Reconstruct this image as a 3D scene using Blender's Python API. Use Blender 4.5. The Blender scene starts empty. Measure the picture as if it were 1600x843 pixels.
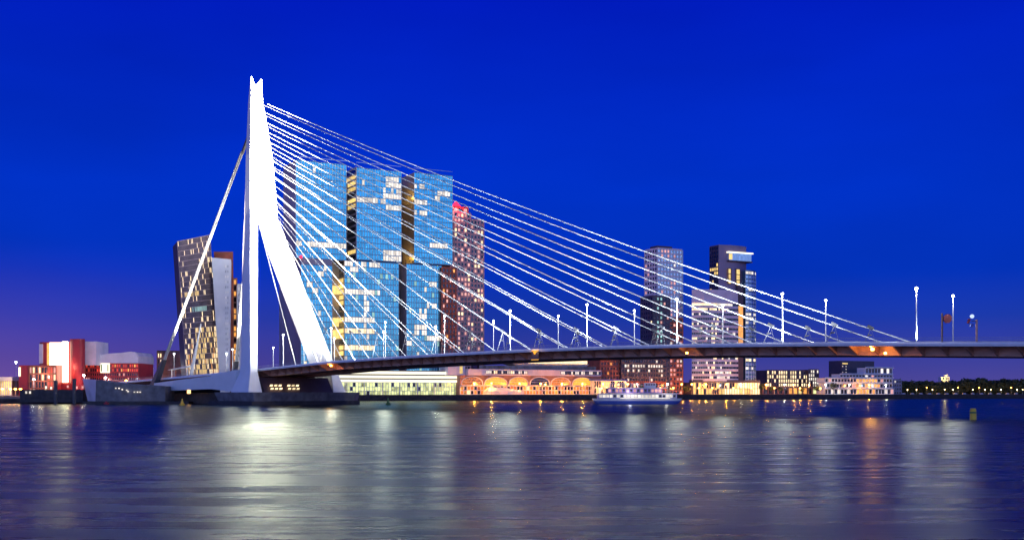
import bpy, math, random
from math import radians, sin, cos, pi
random.seed(7)
S = bpy.context.scene
COL = S.collection
# ------------------------------------------------------------------ camera
FPX, CX, HZ, CZ = 1787.0, 800.0, 613.0, 5.0      # focal length in photo pixels, principal column, horizon row, eye height
cam_d = bpy.data.cameras.new("camera"); cam = bpy.data.objects.new("camera", cam_d); COL.objects.link(cam)
cam.location = (0, 0, CZ); cam.rotation_euler = (radians(90), 0, 0)
cam_d.sensor_width = 36; cam_d.lens = FPX/1600*36; cam_d.shift_y = (HZ-421.5)/1600
cam_d.clip_start = 0.5; cam_d.clip_end = 20000
S.camera = cam
S.view_settings.view_transform = 'Standard'; S.view_settings.look = 'None'
S.view_settings.exposure = 0.0; S.view_settings.gamma = 1.0
S.cycles.use_denoising = True
S.cycles.max_bounces = 6; S.cycles.diffuse_bounces = 2; S.cycles.glossy_bounces = 4
S.cycles.sample_clamp_indirect = 60.0
# ------------------------------------------------------------------ world: dusk sky
wd = bpy.data.worlds.new("World"); S.world = wd; wd.use_nodes = True
nt = wd.node_tree; N = nt.nodes; L = nt.links; N.clear()
out = N.new('ShaderNodeOutputWorld'); bg = N.new('ShaderNodeBackground'); bg.inputs[1].default_value = 1.0
tc = N.new('ShaderNodeTexCoord'); sep = N.new('ShaderNodeSeparateXYZ'); L.new(tc.outputs['Generated'], sep.inputs[0])
def ramp(stops, nodes=N, interp='EASE'):
    r = nodes.new('ShaderNodeValToRGB'); r.color_ramp.interpolation = interp
    e = r.color_ramp.elements
    while len(e) < len(stops): e.new(0.5)
    for k, (p, c) in enumerate(stops): e[k].position = p; e[k].color = (*c, 1)
    return r
# east half (in view), by sine of elevation
r1 = ramp([(0.0, (.085, .066, .30)), (0.03, (.042, .05, .335)), (0.063, (.011, .04, .39)), (0.10, (.001, .032, .475)), (0.17, (.0, .031, .56)),
           (0.325, (.0, .011, .51)), (0.60, (.0, .006, .32)), (1.0, (.0, .004, .20))], interp='LINEAR')
# north-west half (behind the viewer): the after-glow of the sun that has set there
r2 = ramp([(0.0, (1.1, .66, .90)), (0.06, (.70, .74, 1.25)), (0.14, (.36, .72, 1.5)), (0.30, (.20, .42, 1.25)), (0.6, (.03, .08, .55)), (1.0, (.0, .004, .20))], interp='LINEAR')
L.new(sep.outputs['Z'], r1.inputs[0]); L.new(sep.outputs['Z'], r2.inputs[0])
mr = N.new('ShaderNodeMapRange'); mr.interpolation_type = 'SMOOTHSTEP'
mr.inputs['From Min'].default_value = 0.35; mr.inputs['From Max'].default_value = -0.75
L.new(sep.outputs['Y'], mr.inputs['Value'])
mx = N.new('ShaderNodeMix'); mx.data_type = 'RGBA'
L.new(mr.outputs[0], mx.inputs[0]); L.new(r1.outputs[0], mx.inputs[6]); L.new(r2.outputs[0], mx.inputs[7])
sky = N.new('ShaderNodeTexSky'); sky.sky_type = 'NISHITA'; sky.sun_disc = False
sky.sun_elevation = radians(-4); sky.sun_rotation = radians(200)
ad = N.new('ShaderNodeMix'); ad.data_type = 'RGBA'; ad.blend_type = 'ADD'; ad.inputs[0].default_value = 0.02
L.new(mx.outputs[2], ad.inputs[6]); L.new(sky.outputs[0], ad.inputs[7])
nz = N.new('ShaderNodeTexNoise'); nz.inputs['Scale'].default_value = 2.2; nz.inputs['Detail'].default_value = 4
mpp = N.new('ShaderNodeMapping'); mpp.inputs['Scale'].default_value = (1, 1, 3.5); L.new(tc.outputs['Generated'], mpp.inputs[0]); L.new(mpp.outputs[0], nz.inputs['Vector'])
nm = N.new('ShaderNodeMapRange'); nm.inputs['From Min'].default_value = .3; nm.inputs['From Max'].default_value = .7; nm.inputs['To Min'].default_value = .86; nm.inputs['To Max'].default_value = 1.12
L.new(nz.outputs['Fac'], nm.inputs['Value'])
sc = N.new('ShaderNodeVectorMath'); sc.operation = 'SCALE'; L.new(ad.outputs[2], sc.inputs[0]); L.new(nm.outputs[0], sc.inputs['Scale'])
gx = N.new('ShaderNodeMapRange'); gx.interpolation_type = 'SMOOTHSTEP'; gx.inputs['From Min'].default_value = -.05; gx.inputs['From Max'].default_value = -.6; L.new(sep.outputs['X'], gx.inputs['Value'])
gz = N.new('ShaderNodeMapRange'); gz.interpolation_type = 'SMOOTHSTEP'; gz.inputs['From Min'].default_value = .13; gz.inputs['From Max'].default_value = -.01; L.new(sep.outputs['Z'], gz.inputs['Value'])
gm = N.new('ShaderNodeMath'); gm.operation = 'MULTIPLY'; L.new(gx.outputs[0], gm.inputs[0]); L.new(gz.outputs[0], gm.inputs[1])
gs = N.new('ShaderNodeVectorMath'); gs.operation = 'SCALE'; gs.inputs[0].default_value = (.10, .02, .03); L.new(gm.outputs[0], gs.inputs['Scale'])
ga = N.new('ShaderNodeVectorMath'); ga.operation = 'ADD'; L.new(sc.outputs[0], ga.inputs[0]); L.new(gs.outputs[0], ga.inputs[1])
L.new(ga.outputs[0], bg.inputs[0]); L.new(bg.outputs[0], out.inputs[0])

# ------------------------------------------------------------------ materials
def mat(name, col, rough=.6, metal=0., noise=0., nscale=.4, bump=0., emit=None, estr=0., streak=(1, 1, 1), spec=.5):
    m = bpy.data.materials.new(name); m.use_nodes = True
    t = m.node_tree; b = t.nodes['Principled BSDF']
    b.inputs['Base Color'].default_value = (*col, 1); b.inputs['Roughness'].default_value = rough
    b.inputs['Metallic'].default_value = metal; b.inputs['Specular IOR Level'].default_value = spec
    if emit:
        b.inputs['Emission Color'].default_value = (*emit, 1); b.inputs['Emission Strength'].default_value = estr
    if noise or bump:
        c = t.nodes.new('ShaderNodeTexCoord'); mp = t.nodes.new('ShaderNodeMapping'); mp.inputs['Scale'].default_value = streak
        n = t.nodes.new('ShaderNodeTexNoise'); n.inputs['Scale'].default_value = nscale; n.inputs['Detail'].default_value = 6
        t.links.new(c.outputs['Object'], mp.inputs[0]); t.links.new(mp.outputs[0], n.inputs['Vector'])
        if noise:
            q = t.nodes.new('ShaderNodeMapRange'); q.inputs['From Min'].default_value = .3; q.inputs['From Max'].default_value = .7
            q.inputs['To Min'].default_value = 1-noise; q.inputs['To Max'].default_value = 1+noise
            t.links.new(n.outputs['Fac'], q.inputs['Value'])
            v = t.nodes.new('ShaderNodeVectorMath'); v.operation = 'SCALE'; v.inputs[0].default_value = col
            t.links.new(q.outputs[0], v.inputs['Scale']); t.links.new(v.outputs[0], b.inputs['Base Color'])
        if bump:
            bp = t.nodes.new('ShaderNodeBump'); bp.inputs['Strength'].default_value = bump
            t.links.new(n.outputs['Fac'], bp.inputs['Height']); t.links.new(bp.outputs[0], b.inputs['Normal'])
    return m
def lit(name, col, strength, var=.45, scale=.6):
    """a lit room behind a pane: brightness varies from place to place with what stands inside"""
    m = bpy.data.materials.new(name); m.use_nodes = True
    t = m.node_tree; b = t.nodes['Principled BSDF']
    b.inputs['Base Color'].default_value = (.05, .05, .05, 1); b.inputs['Roughness'].default_value = .2
    b.inputs['Emission Color'].default_value = (*col, 1)
    oi = t.nodes.new('ShaderNodeObjectInfo')
    g = t.nodes.new('ShaderNodeNewGeometry'); n = t.nodes.new('ShaderNodeTexNoise'); n.inputs['Scale'].default_value = scale
    t.links.new(g.outputs['Position'], n.inputs['Vector'])
    a = t.nodes.new('ShaderNodeMath'); a.operation = 'MULTIPLY_ADD'; a.inputs[1].default_value = .6; t.links.new(oi.outputs['Random'], a.inputs[0])
    t.links.new(n.outputs['Fac'], a.inputs[2])
    q = t.nodes.new('ShaderNodeMapRange'); q.inputs['From Min'].default_value = .35; q.inputs['From Max'].default_value = 1.15
    q.inputs['To Min'].default_value = strength*(1-var); q.inputs['To Max'].default_value = strength*(1+var)
    t.links.new(a.outputs[0], q.inputs['Value']); t.links.new(q.outputs[0], b.inputs['Emission Strength'])
    return m
def glassy(name, col, rough=.12, metal=.85, var=.35, scale=.35):
    m = bpy.data.materials.new(name); m.use_nodes = True
    t = m.node_tree; b = t.nodes['Principled BSDF']
    b.inputs['Metallic'].default_value = metal; b.inputs['Roughness'].default_value = rough
    g = t.nodes.new('ShaderNodeNewGeometry'); sn = t.nodes.new('ShaderNodeVectorMath'); sn.operation = 'SNAP'; sn.inputs[1].default_value = (1.9, 1.9, 3.5)
    w = t.nodes.new('ShaderNodeTexWhiteNoise'); t.links.new(g.outputs['Position'], sn.inputs[0]); t.links.new(sn.outputs[0], w.inputs['Vector'])
    q = t.nodes.new('ShaderNodeMapRange'); q.inputs['To Min'].default_value = 1-var; q.inputs['To Max'].default_value = 1+var*.6
    t.links.new(w.outputs['Value'], q.inputs['Value'])
    v = t.nodes.new('ShaderNodeVectorMath'); v.operation = 'SCALE'; v.inputs[0].default_value = col
    t.links.new(q.outputs[0], v.inputs['Scale']); t.links.new(v.outputs[0], b.inputs['Base Color'])
    return m
M = dict(
    white=mat('white_paint', (.80, .80, .80), .45, noise=.05, nscale=.15, spec=.3),
    cable=mat('cable_sheath', (.35, .35, .35), .5),
    steel=mat('grey_steel', (.42, .43, .46), .4, .3, noise=.1),
    dsteel=mat('dark_steel', (.05, .05, .06), .5, noise=.2, nscale=1),
    girder=mat('girder_glow_tint', (.50, .27, .22), .55, noise=.18, nscale=.3, streak=(1, 1, 3)),  # brownish tone carries the warm city light on the underside
    fascia=mat('edge_fascia', (.80, .78, .80), .4, noise=.08, nscale=.4),
    road=mat('asphalt', (.06, .06, .065), .8, noise=.15),
    concrete=mat('pier_concrete', (.17, .16, .17), .85, noise=.35, nscale=.35, bump=.3),
    dconcrete=mat('dark_wet_concrete', (.045, .04, .045), .8, noise=.35, nscale=.5, bump=.3),
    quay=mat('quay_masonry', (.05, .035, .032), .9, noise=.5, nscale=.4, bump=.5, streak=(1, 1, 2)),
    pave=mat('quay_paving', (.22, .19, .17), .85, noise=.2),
    grass=mat('dark_ground', (.05, .06, .04), .9, noise=.3),
    grey=mat('grey_cladding', (.30, .25, .30), .55, noise=.12, nscale=.1),
    mull=mat('aluminium_mullion', (.42, .50, .56), .4, .4),
    band=mat('spandrel_band', (.10, .22, .32), .25, .6, noise=.1),
    brick=mat('brown_brick', (.30, .14, .11), .85, noise=.25, nscale=.3, bump=.2),
    brick2=mat('red_brick', (.36, .09, .05), .85, noise=.25, nscale=.3, bump=.2),
    pale=mat('pale_stone', (.74, .62, .66), .7, noise=.12, nscale=.2),
    violet_grey=mat('violet_grey_cladding', (.22, .16, .24), .35, .3, noise=.1, nscale=.1),
    bronze=mat('bronze_fins', (.40, .28, .27), .5),
    rose=mat('rose_brown_stone', (.52, .29, .28), .8, noise=.15, nscale=.2),
    dark=mat('dark_cladding', (.07, .055, .08), .5, noise=.2, nscale=.2),
    darkbrn=mat('dark_brown_cladding', (.10, .06, .07), .6, noise=.2, nscale=.2),
    whitewall=mat('white_render', (.70, .68, .68), .6, noise=.06, nscale=.2),
    red=mat('red_cladding', (.45, .025, .03), .5, noise=.1, nscale=.2),
    gold=mat('glow_tinted_metal', (.50, .36, .20), .4, .5, noise=.2, nscale=.1),  # gold tone holds the warm light of the tower gaps
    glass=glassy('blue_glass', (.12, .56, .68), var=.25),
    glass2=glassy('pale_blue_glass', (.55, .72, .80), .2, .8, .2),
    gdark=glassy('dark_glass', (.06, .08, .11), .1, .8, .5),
    gteal=glassy('teal_glass', (.15, .35, .40), .12, .8, .5),
    warm=lit('lit_room_warm', (1, .76, .42), 1.5), cool=lit('lit_room_white', (.97, .86, .72), 1.05),
    yellow=lit('lit_room_yellow', (1, .68, .2), 1.05), orange=lit('lit_room_orange', (1, .42, .08), 1.1),
    pinkw=lit('lit_room_pink', (1, .45, .38), .9), redl=lit('lit_room_red', (1, .07, .03), .85),
    tealw=lit('lit_room_teal', (.45, .9, .85), .6), green=lit('lit_hall_green_white', (.86, .90, .38), .85, .85, .45),
    archy=lit('arch_interior_amber', (1, .44, .03), .85, .97, 1.3), archo=lit('arch_interior_orange', (1, .27, .02), .7, .95, 1.1),
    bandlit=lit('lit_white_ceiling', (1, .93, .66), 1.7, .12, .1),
    lampw=mat('lamp_white', (.8, .8, .8), emit=(.85, .95, 1), estr=18), lampo=mat('lamp_orange', (.8, .5, .2), emit=(1, .46, .07), estr=22),
    lampy=mat('lamp_yellow', (.8, .7, .4), emit=(1, .72, .3), estr=14),
    red_glow=mat('self_lit_red', (.5, .0, .02), emit=(1, .02, .06), estr=3),
    leaf=mat('tree_leaves', (.045, .065, .03), .8, noise=.4, nscale=.8), bark=mat('bark', (.07, .05, .04), .9),
    yellowp=mat('yellow_paint', (.85, .50, .04), .5), greenp=mat('green_paint', (.06, .16, .05), .5), redp=mat('red_paint', (.35, .03, .04), .5),
    signred=mat('sign_dark_red', (.13, .015, .02), .5), bluep=mat('blue_paint', (.05, .10, .45), .5), purple=mat('violet_paint', (.35, .25, .60), .45), lampblue=mat('screen_pale', (.6, .7, .8), emit=(.7, .85, 1), estr=.9),
)
# ------------------------------------------------------------------ helpers
WL = {}                                            # world position of each parent
def wloc(o): return WL.get(o.name, (0, 0, 0)) if o else (0, 0, 0)
def unit(v):
    l = math.sqrt(sum(c*c for c in v)) or 1; return tuple(c/l for c in v)
def cross(a, b): return (a[1]*b[2]-a[2]*b[1], a[2]*b[0]-a[0]*b[2], a[0]*b[1]-a[1]*b[0])
def sub(a, b): return tuple(x-y for x, y in zip(a, b))
def add(a, b, k=1.): return tuple(x+y*k for x, y in zip(a, b))
def lerp(a, b, t): return tuple(x+(y-x)*t for x, y in zip(a, b))
class MB:
    def __init__(s): s.v = []; s.f = []
    def poly(s, pts): i = len(s.v); s.v += [tuple(p) for p in pts]; s.f.append(tuple(range(i, i+len(pts)))); return s
    def loft(s, rings, cap=True):
        i = len(s.v); n = len(rings[0])
        for r in rings: s.v += [tuple(p) for p in r]
        for k in range(len(rings)-1):
            for j in range(n):
                a = i+k*n+j; b = i+k*n+(j+1) % n; s.f.append((a, b, b+n, a+n))
        if cap: s.f.append(tuple(range(i+n-1, i-1, -1))); s.f.append(tuple(range(i+(len(rings)-1)*n, i+len(rings)*n)))
        return s
    def prism(s, pts, z0, z1): return s.loft([[(p[0], p[1], z0) for p in pts], [(p[0], p[1], z1) for p in pts]])
    def box(s, x0, x1, y0, y1, z0, z1): return s.prism([(x0, y0), (x1, y0), (x1, y1), (x0, y1)], z0, z1)
    def bar(s, a, b, w, h=None, up=(0, 0, 1)):
        h = h or w; d = unit(sub(b, a)); sd = unit(cross(d, up)); u = cross(sd, d)
        def ring(p): return [add(add(p, sd, x*w/2), u, y*h/2) for x, y in ((-1, -1), (1, -1), (1, 1), (-1, 1))]
        return s.loft([ring(a), ring(b)])
    def tube(s, pts, rad, n=6):
        rs = rad if isinstance(rad, (list, tuple)) else [rad]*len(pts); rings = []
        for k, p in enumerate(pts):
            d = unit(sub(pts[min(k+1, len(pts)-1)], pts[max(k-1, 0)])); up = (0, 0, 1) if abs(d[2]) < .95 else (1, 0, 0)
            sd = unit(cross(d, up)); u = cross(sd, d)
            rings.append([add(add(p, sd, rs[k]*cos(2*pi*j/n)), u, rs[k]*sin(2*pi*j/n)) for j in range(n)])
        return s.loft(rings)
    def build(s, name, m, parent=None, **kw):
        me = bpy.data.meshes.new(name); o3 = wloc(parent)
        me.from_pydata([sub(v, o3) for v in s.v], [], s.f); me.materials.append(m)
        import bmesh
        bm = bmesh.new(); bm.from_mesh(me); bmesh.ops.recalc_face_normals(bm, faces=bm.faces); bm.to_mesh(me); bm.free()
        o = bpy.data.objects.new(name, me); COL.objects.link(o)
        if parent: o.parent = parent
        WL[o.name] = o3
        for k, v in kw.items(): o[k] = v
        return o
def thing(name, label, cat, loc=(0, 0, 0), group=None):
    o = bpy.data.objects.new(name, None); COL.objects.link(o); o.location = loc; o.empty_display_size = 1
    o['label'] = label; o['category'] = cat
    if group: o['group'] = group
    WL[o.name] = tuple(loc); return o
def place(name, me, parent, loc, rot=None):
    o = bpy.data.objects.new(name, me); COL.objects.link(o); o.parent = parent; o.location = sub(loc, wloc(parent)); WL[o.name] = tuple(loc)
    if rot: o.rotation_euler = rot
    return o
def copy_tree(o, loc=None, parent=None):
    c = o.copy(); COL.objects.link(c)
    if parent: c.parent = parent
    if loc: c.location = loc
    for ch in o.children: copy_tree(ch, None, c)
    return c
def plight(name, parent, loc, col, power, rad=.3, data=None):
    d = data or bpy.data.lights.new(name, 'POINT')
    if not data: d.color = col; d.energy = power; d.shadow_soft_size = rad
    o = bpy.data.objects.new(name, d); COL.objects.link(o)
    if parent: o.parent = parent
    o.location = sub(loc, wloc(parent)); return o
def Zat(py, Y): return (HZ-py)*Y/FPX+CZ
def proj(p): return CX+FPX*p[0]/p[1], HZ-FPX*(p[2]-CZ)/p[1]

# ------------------------------------------------------------------ water and land
def water_mat():
    m = bpy.data.materials.new('river_water'); m.use_nodes = True; t = m.node_tree; b = t.nodes['Principled BSDF']
    b.inputs['Base Color'].default_value = (.002, .008, .03, 1); b.inputs['IOR'].default_value = 1.33
    c = t.nodes.new('ShaderNodeTexCoord')
    def noise(sx, sy, det, rgh=.55):
        mp = t.nodes.new('ShaderNodeMapping'); mp.inputs['Scale'].default_value = (sx, sy, 1)
        n = t.nodes.new('ShaderNodeTexNoise'); n.inputs['Scale'].default_value = 1; n.inputs['Detail'].default_value = det; n.inputs['Roughness'].default_value = rgh
        t.links.new(c.outputs['Object'], mp.inputs[0]); t.links.new(mp.outputs[0], n.inputs['Vector']); return n
    a = noise(.12, .75, 8, .64); g = noise(.05, .33, 8, .66)
    b1 = t.nodes.new('ShaderNodeBump'); b1.inputs['Strength'].default_value = 1; b1.inputs['Distance'].default_value = .6
    sy = t.nodes.new('ShaderNodeSeparateXYZ'); t.links.new(c.outputs['Object'], sy.inputs[0])
    calm = t.nodes.new('ShaderNodeMapRange'); calm.inputs['From Min'].default_value = 60; calm.inputs['From Max'].default_value = 200   # mid-river is calmer than the bank by the viewer
    calm.inputs['To Min'].default_value = 1; calm.inputs['To Max'].default_value = .0
    t.links.new(sy.outputs['Y'], calm.inputs['Value']); t.links.new(calm.outputs[0], b1.inputs['Strength'])
    t.links.new(a.outputs['Fac'], b1.inputs['Height'])
    q = t.nodes.new('ShaderNodeMapRange'); q.inputs['From Min'].default_value = .35; q.inputs['From Max'].default_value = .65
    q.inputs['To Min'].default_value = .20; q.inputs['To Max'].default_value = .36
    t.links.new(g.outputs['Fac'], q.inputs['Value'])
    # waves are spread like a Gaussian over the long exposure: Beckmann facets over the dark river body
    gl = t.nodes.new('ShaderNodeBsdfGlossy'); gl.distribution = 'BECKMANN'; gl.inputs['Color'].default_value = (.86, .97, .82, 1)
    t.links.new(q.outputs[0], gl.inputs['Roughness']); t.links.new(b1.outputs[0], gl.inputs['Normal'])
    df = t.nodes.new('ShaderNodeBsdfDiffuse'); df.inputs['Color'].default_value = (.001, .006, .02, 1)
    fr = t.nodes.new('ShaderNodeFresnel'); fr.inputs['IOR'].default_value = 1.33
    cl = t.nodes.new('ShaderNodeMapRange'); cl.inputs['From Max'].default_value = .55; cl.inputs['To Min'].default_value = .02; cl.inputs['To Max'].default_value = .30
    t.links.new(fr.outputs[0], cl.inputs['Value'])
    ms = t.nodes.new('ShaderNodeMixShader'); t.links.new(cl.outputs[0], ms.inputs[0]); t.links.new(df.outputs[0], ms.inputs[1]); t.links.new(gl.outputs[0], ms.inputs[2])
    t.links.new(ms.outputs[0], t.nodes['Material Output'].inputs['Surface']); t.nodes.remove(b)
    return m
MB().poly([(-9000, -300, 0), (9000, -300, 0), (9000, 12000, 0), (-9000, 12000, 0)]).build('river_water', water_mat(), kind='structure')
MB().poly([(-9000, -300, -12), (9000, -300, -12), (9000, 12000, -12), (-9000, 12000, -12)]).build('river_bed', M['grass'], kind='structure')
# the pier: its quay runs along D, inland is E
D2 = (.882, .471); E2 = (-.471, .882); Q0 = (-100., 690.)
def P(u, v, z=None):
    p = (Q0[0]+u*D2[0]+v*E2[0], Q0[1]+u*D2[1]+v*E2[1]); return p if z is None else (*p, z)
def U(px, v):                                    # distance along the quay of what shows in photo column px, v inland
    r = (px-CX)/FPX; bx = Q0[0]+v*E2[0]; by = Q0[1]+v*E2[1]
    return (r*by-bx)/(D2[0]-r*D2[1])
QT = 3.5
MB().prism([P(-400, 1), P(640, 1), P(640, 500), P(-400, 500)], -3, QT).build('pier_ground', M['pave'], kind='structure')
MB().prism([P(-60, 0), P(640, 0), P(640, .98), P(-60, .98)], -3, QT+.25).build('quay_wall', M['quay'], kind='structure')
MB().box(-900, -205, 530, 1500, -3, QT-.3).build('left_bank_ground', M['pave'], kind='structure')
MB().box(150, 2500, 1410, 3500, -3, 3).build('far_bank_ground', M['grass'], kind='structure')

# ------------------------------------------------------------------ the bridge
TH = .80104; A = (cos(TH), -sin(TH)); NN = (sin(TH), cos(TH)); O2 = (-92.4, 481.9)
def B(s, t, z): return (O2[0]+A[0]*s+NN[0]*t, O2[1]+A[1]*s+NN[1]*t, z)
PROF = [(-230, 7.0), (-90, 11.4), (0, 14.6), (8, 15.05), (52, 16.87), (91, 17.7), (120, 18.15), (144, 18.35), (158, 18.42), (190, 18.4), (220, 18.1), (245, 17.6), (263, 17.2), (283, 16.6), (309, 15.8), (420, 12.5)]
def ZD(s):
    for (a, za), (b, zb) in zip(PROF, PROF[1:]):
        if s <= b: return za+(zb-za)*(s-a)/(b-a)
    return PROF[-1][1]
S0, S1 = -180, 400
bridge = thing('cable_stayed_bridge', 'white cable stayed bridge with a forked angular pylon and fanned lit cables', 'bridge', B(0, 0, 0))
def strip(mb, sec, s0, s1, ds=8):
    """extrude a cross-section [(t, dz)...] along the deck"""
    n = max(1, int((s1-s0)/ds)); rings = []
    for k in range(n+1):
        s = s0+(s1-s0)*k/n; z = ZD(s); rings.append([B(s, t, z+dz) for t, dz in sec])
    mb.loft(rings); return mb
strip(MB(), [(-16.2, -.05), (16.2, -.05), (16.2, -.5), (-16.2, -.5)], S0, S1).build('deck_slab', M['girder'], bridge)
strip(MB(), [(-8.2, 0), (8.2, 0), (8.2, -.045), (-8.2, -.045)], S0, S1).build('roadway', M['road'], bridge)
for t in (-1, 1):
    strip(MB(), [(t*16.25, .18), (t*16.6, .18), (t*16.7, -.2), (t*16.6, -.75), (t*16.25, -.75)], S0, S1).build('edge_fascia', M['fascia'], bridge)
    strip(MB(), [(t*8.6, -.5), (t*12.0, -.5), (t*12.0, -2.9), (t*8.6, -2.9)], S0, S1).build('box_girder', M['girder'], bridge)
    strip(MB(), [(t*10.0, -.04), (t*16.2, -.04), (t*16.2, .10), (t*10.0, .10)], S0, S1).build('footway', M['pave'], bridge)
    strip(MB(), [(t*8.25, -.04), (t*8.6, -.04), (t*8.6, .6), (t*8.25, .6)], S0, S1).build('kerb_barrier', M['steel'], bridge)
    r = MB()
    for dz in (.45, .8, 1.2): strip(r, [(t*16.42, dz), (t*16.50, dz), (t*16.50, dz+.06), (t*16.42, dz+.06)], S0, S1)
    s = S0
    while s < S1:
        z = ZD(s); r.bar(B(s, t*16.46, z+.15), B(s, t*16.46, z+1.25), .08); s += 2.885
    r.build('railing', M['steel'], bridge, kind='stuff')
SP = 5.77
for side in (-1, 1):
    rib = MB()
    def q(dt, s, t, z): return (A[0]*s+NN[0]*t, A[1]*s+NN[1]*t, z)
    pts = [(16.2, -.5), (12.05, -.5), (12.05, -2.85), (16.2, -.8)]
    rib.loft([[q(0, -.22, side*t, z) for t, z in pts], [q(0, .22, side*t, z) for t, z in pts]])
    me = rib.build('rib', M['girder']); mesh = me.data; bpy.data.objects.remove(me)
    for k in range(int((S1-S0)/SP)):
        s = S0+3+k*SP; place('rib', mesh, bridge, B(s, 0, ZD(s)))
cb = MB()
for k in range(int((S1-S0)/SP)):
    s = S0+3+k*SP; z = ZD(s); cb.bar(B(s, -8.55, z-1.3), B(s, 8.55, z-1.3), .4, 1.5)
cb.build('cross_beam', M['girder'], bridge, kind='stuff')

# pylon -------------------------------------------------------------
def ring(pts, z): return [B(s, t, z) for s, t in pts]
# upper mast: front edge s, half width at the front, back edge s
mast = [(94.2, -23.3, 6.3, -34, 4.1), (108.4, -24.4, 5.6, -34.5, 3.6), (120, -26.1, 4.4, -34.0, 3.0), (131.7, -28.0, 3.3, -33.0, 1.9), (139.5, -28.3, 2.75, -31.5, 1.2)]
rings = []
for z, sf, w, sb, sd in mast: rings.append(ring([(sf, -w), (sf-.8, 0), (sf, w), (sf-sd, w), (sb, 0), (sf-sd, -w)], z))
pm = MB().loft(rings)
pyl = pm.build('pylon_mast', M['white'], bridge)
for sg in (-1, 1):                                # the two horns of the notched tip
    z0 = 139.5
    b = [(-28.3, sg*2.75), (-29.1, sg*.25), (-31.4, sg*.25), (-29.5, sg*2.7)]
    tp = [(-28.5, sg*2.6), (-28.6, sg*2.2), (-29.6, sg*2.2), (-29.2, sg*2.6)]
    MB().loft([ring(b, z0), ring(tp, 143.2 if sg < 0 else 142.9)]).build('pylon_horn', M['white'], bridge)
# legs: z, front s, outer t, inner t, inner back s, outer back s
legs = [(5.2, 4.5, 24.0, 17.6, -11.0, -9.0), (13.6, 2.0, 21.6, 18.2, -11.6, -5.9), (24.2, -1.9, 19.2, 15.8, -15.3, -8.7), (48.8, -10.8, 13.9, 10.3, -23.5, -16.9), (62.9, -15.7, 10.9, 7.3, -28.1, -21.0),
        (77.3, -20.7, 7.8, 4.2, -32.4, -25.1), (81.5, -22.3, 6.9, 3.4, -33.2, -26.4), (94.25, -23.3, 6.3, .25, -33.5, -27.4)]
for sg in (-1, 1):
    rg = []
    for z, sf, to, ti, sbi, sbo in legs: rg.append(ring([(sf, sg*to), (sf, sg*ti), (sbi, sg*ti), (sbo, sg*to)], z))
    MB().loft(rg).build('pylon_leg', M['white'], bridge)
    # slanting balance beam from the leg foot back to the stay anchor
    sec = [(-89, 8.6, 8.2, 2.2), (-81, 9.4, 5.6, 3.6), (-58, 10.7, 6.1, 4.2), (-31, 12.0, 6.6, 4.6), (-9, 14.4, 5.3, 5.0)]
    rg = []
    for s, zt, zb, w in sec:
        c = 19.6*sg; rg.append([B(s, c-w/2*sg*-1, zt), B(s, c-w/2*sg, zt), B(s, c-w/2*sg*.8, zb), B(s, c+w/2*sg*.8, zb)])
    MB().loft(rg).build('balance_beam', M['white'], bridge)
    # bundled back stays: bright upper tube, dark steel foot
    top = B(-35.0, sg*3.2, 111.2); bot = B(-77.0, sg*18.6, 20.0); ft = B(-84.5, sg*20.2, 7.5)
    for j in (-.42, .42):
        MB().tube([add(top, (NN[0], NN[1], 0), j), add(bot, (NN[0], NN[1], 0), j)], .36, 8).build('back_stay', M['cable'], bridge)
    MB().loft([[add(bot, (A[0]*x+NN[0]*y, A[1]*x+NN[1]*y, 0)) for x, y in ((-.7, -1), (.7, -1), (.7, 1), (-.7, 1))],
               [add(ft, (A[0]*x+NN[0]*y, A[1]*x+NN[1]*y, 0)) for x, y in ((-2.2, -1.4), (1.8, -1.4), (1.8, 1.4), (-2.2, 1.4))]]).build('stay_foot', M['dsteel'], bridge)
    MB().bar(B(-30.5, sg*2.4, 118.5), B(-35.1, sg*3.2, 110.3), 1.0, 1.0).build('stay_saddle', M['dsteel'], bridge)
# front stays with the measured sag
SK = [272.9, 254.1, 235.8, 217.6, 200.2, 184.0, 167.9, 151.1, 135.1, 117.2, 100.3, 83.2, 66.2, 49.4, 33.0, 17.0]
ZK = [131.4, 127.2, 123.05, 119.1, 115.2, 111.55, 107.9, 104.4, 101.1, 98.2, 95.3, 92.5, 89.8, 87.2, 84.6, 82.0]
strutbm = MB()
for k in range(16):
    for sg in (1, -1):
        b = B(SK[k], sg*9.5, ZD(SK[k])+.2); tp = B(-24.0, sg*2.6, ZK[k]); pts = []
        for j in range(13):
            u = j/12; p = lerp(b, tp, u); pts.append((p[0], p[1], p[2]-4*2.85*u*(1-u)*(SK[k]/270)**2))
        MB().tube(pts, .16, 8).build('stay_cable', M['cable'], bridge)
        MB().tube([pts[0], lerp(pts[0], pts[1], .28)], .2, 6).build('anchor_sleeve', M['steel'], bridge)
        # damper strut standing under the cable
        if k < 14:
            u = 13.5/(SK[k]+24); p = lerp(b, tp, u); base = B(SK[k]-13.5-2.2, sg*9.5, ZD(SK[k]-15)+.1)
            base2 = B(SK[k]-13.5+1.6, sg*9.5, ZD(SK[k]-12)+.1)
            st = MB(); st.tube([base, add(p, (0, 0, -.4))], .08, 5); st.tube([base2, add(p, (0, 0, -.4))], .045, 5)
            st.bar(add(p, (-A[0]*.8, -A[1]*.8, .35)), add(p, (A[0]*.8, A[1]*.8, -.5)), .5, .7)
            st.bar(lerp(base, p, .55), add(lerp(base, p, .55), (A[0]*1.1, A[1]*1.1, .1)), .35, .35)
            st.build('damper_strut', M['dsteel'], bridge)
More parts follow.
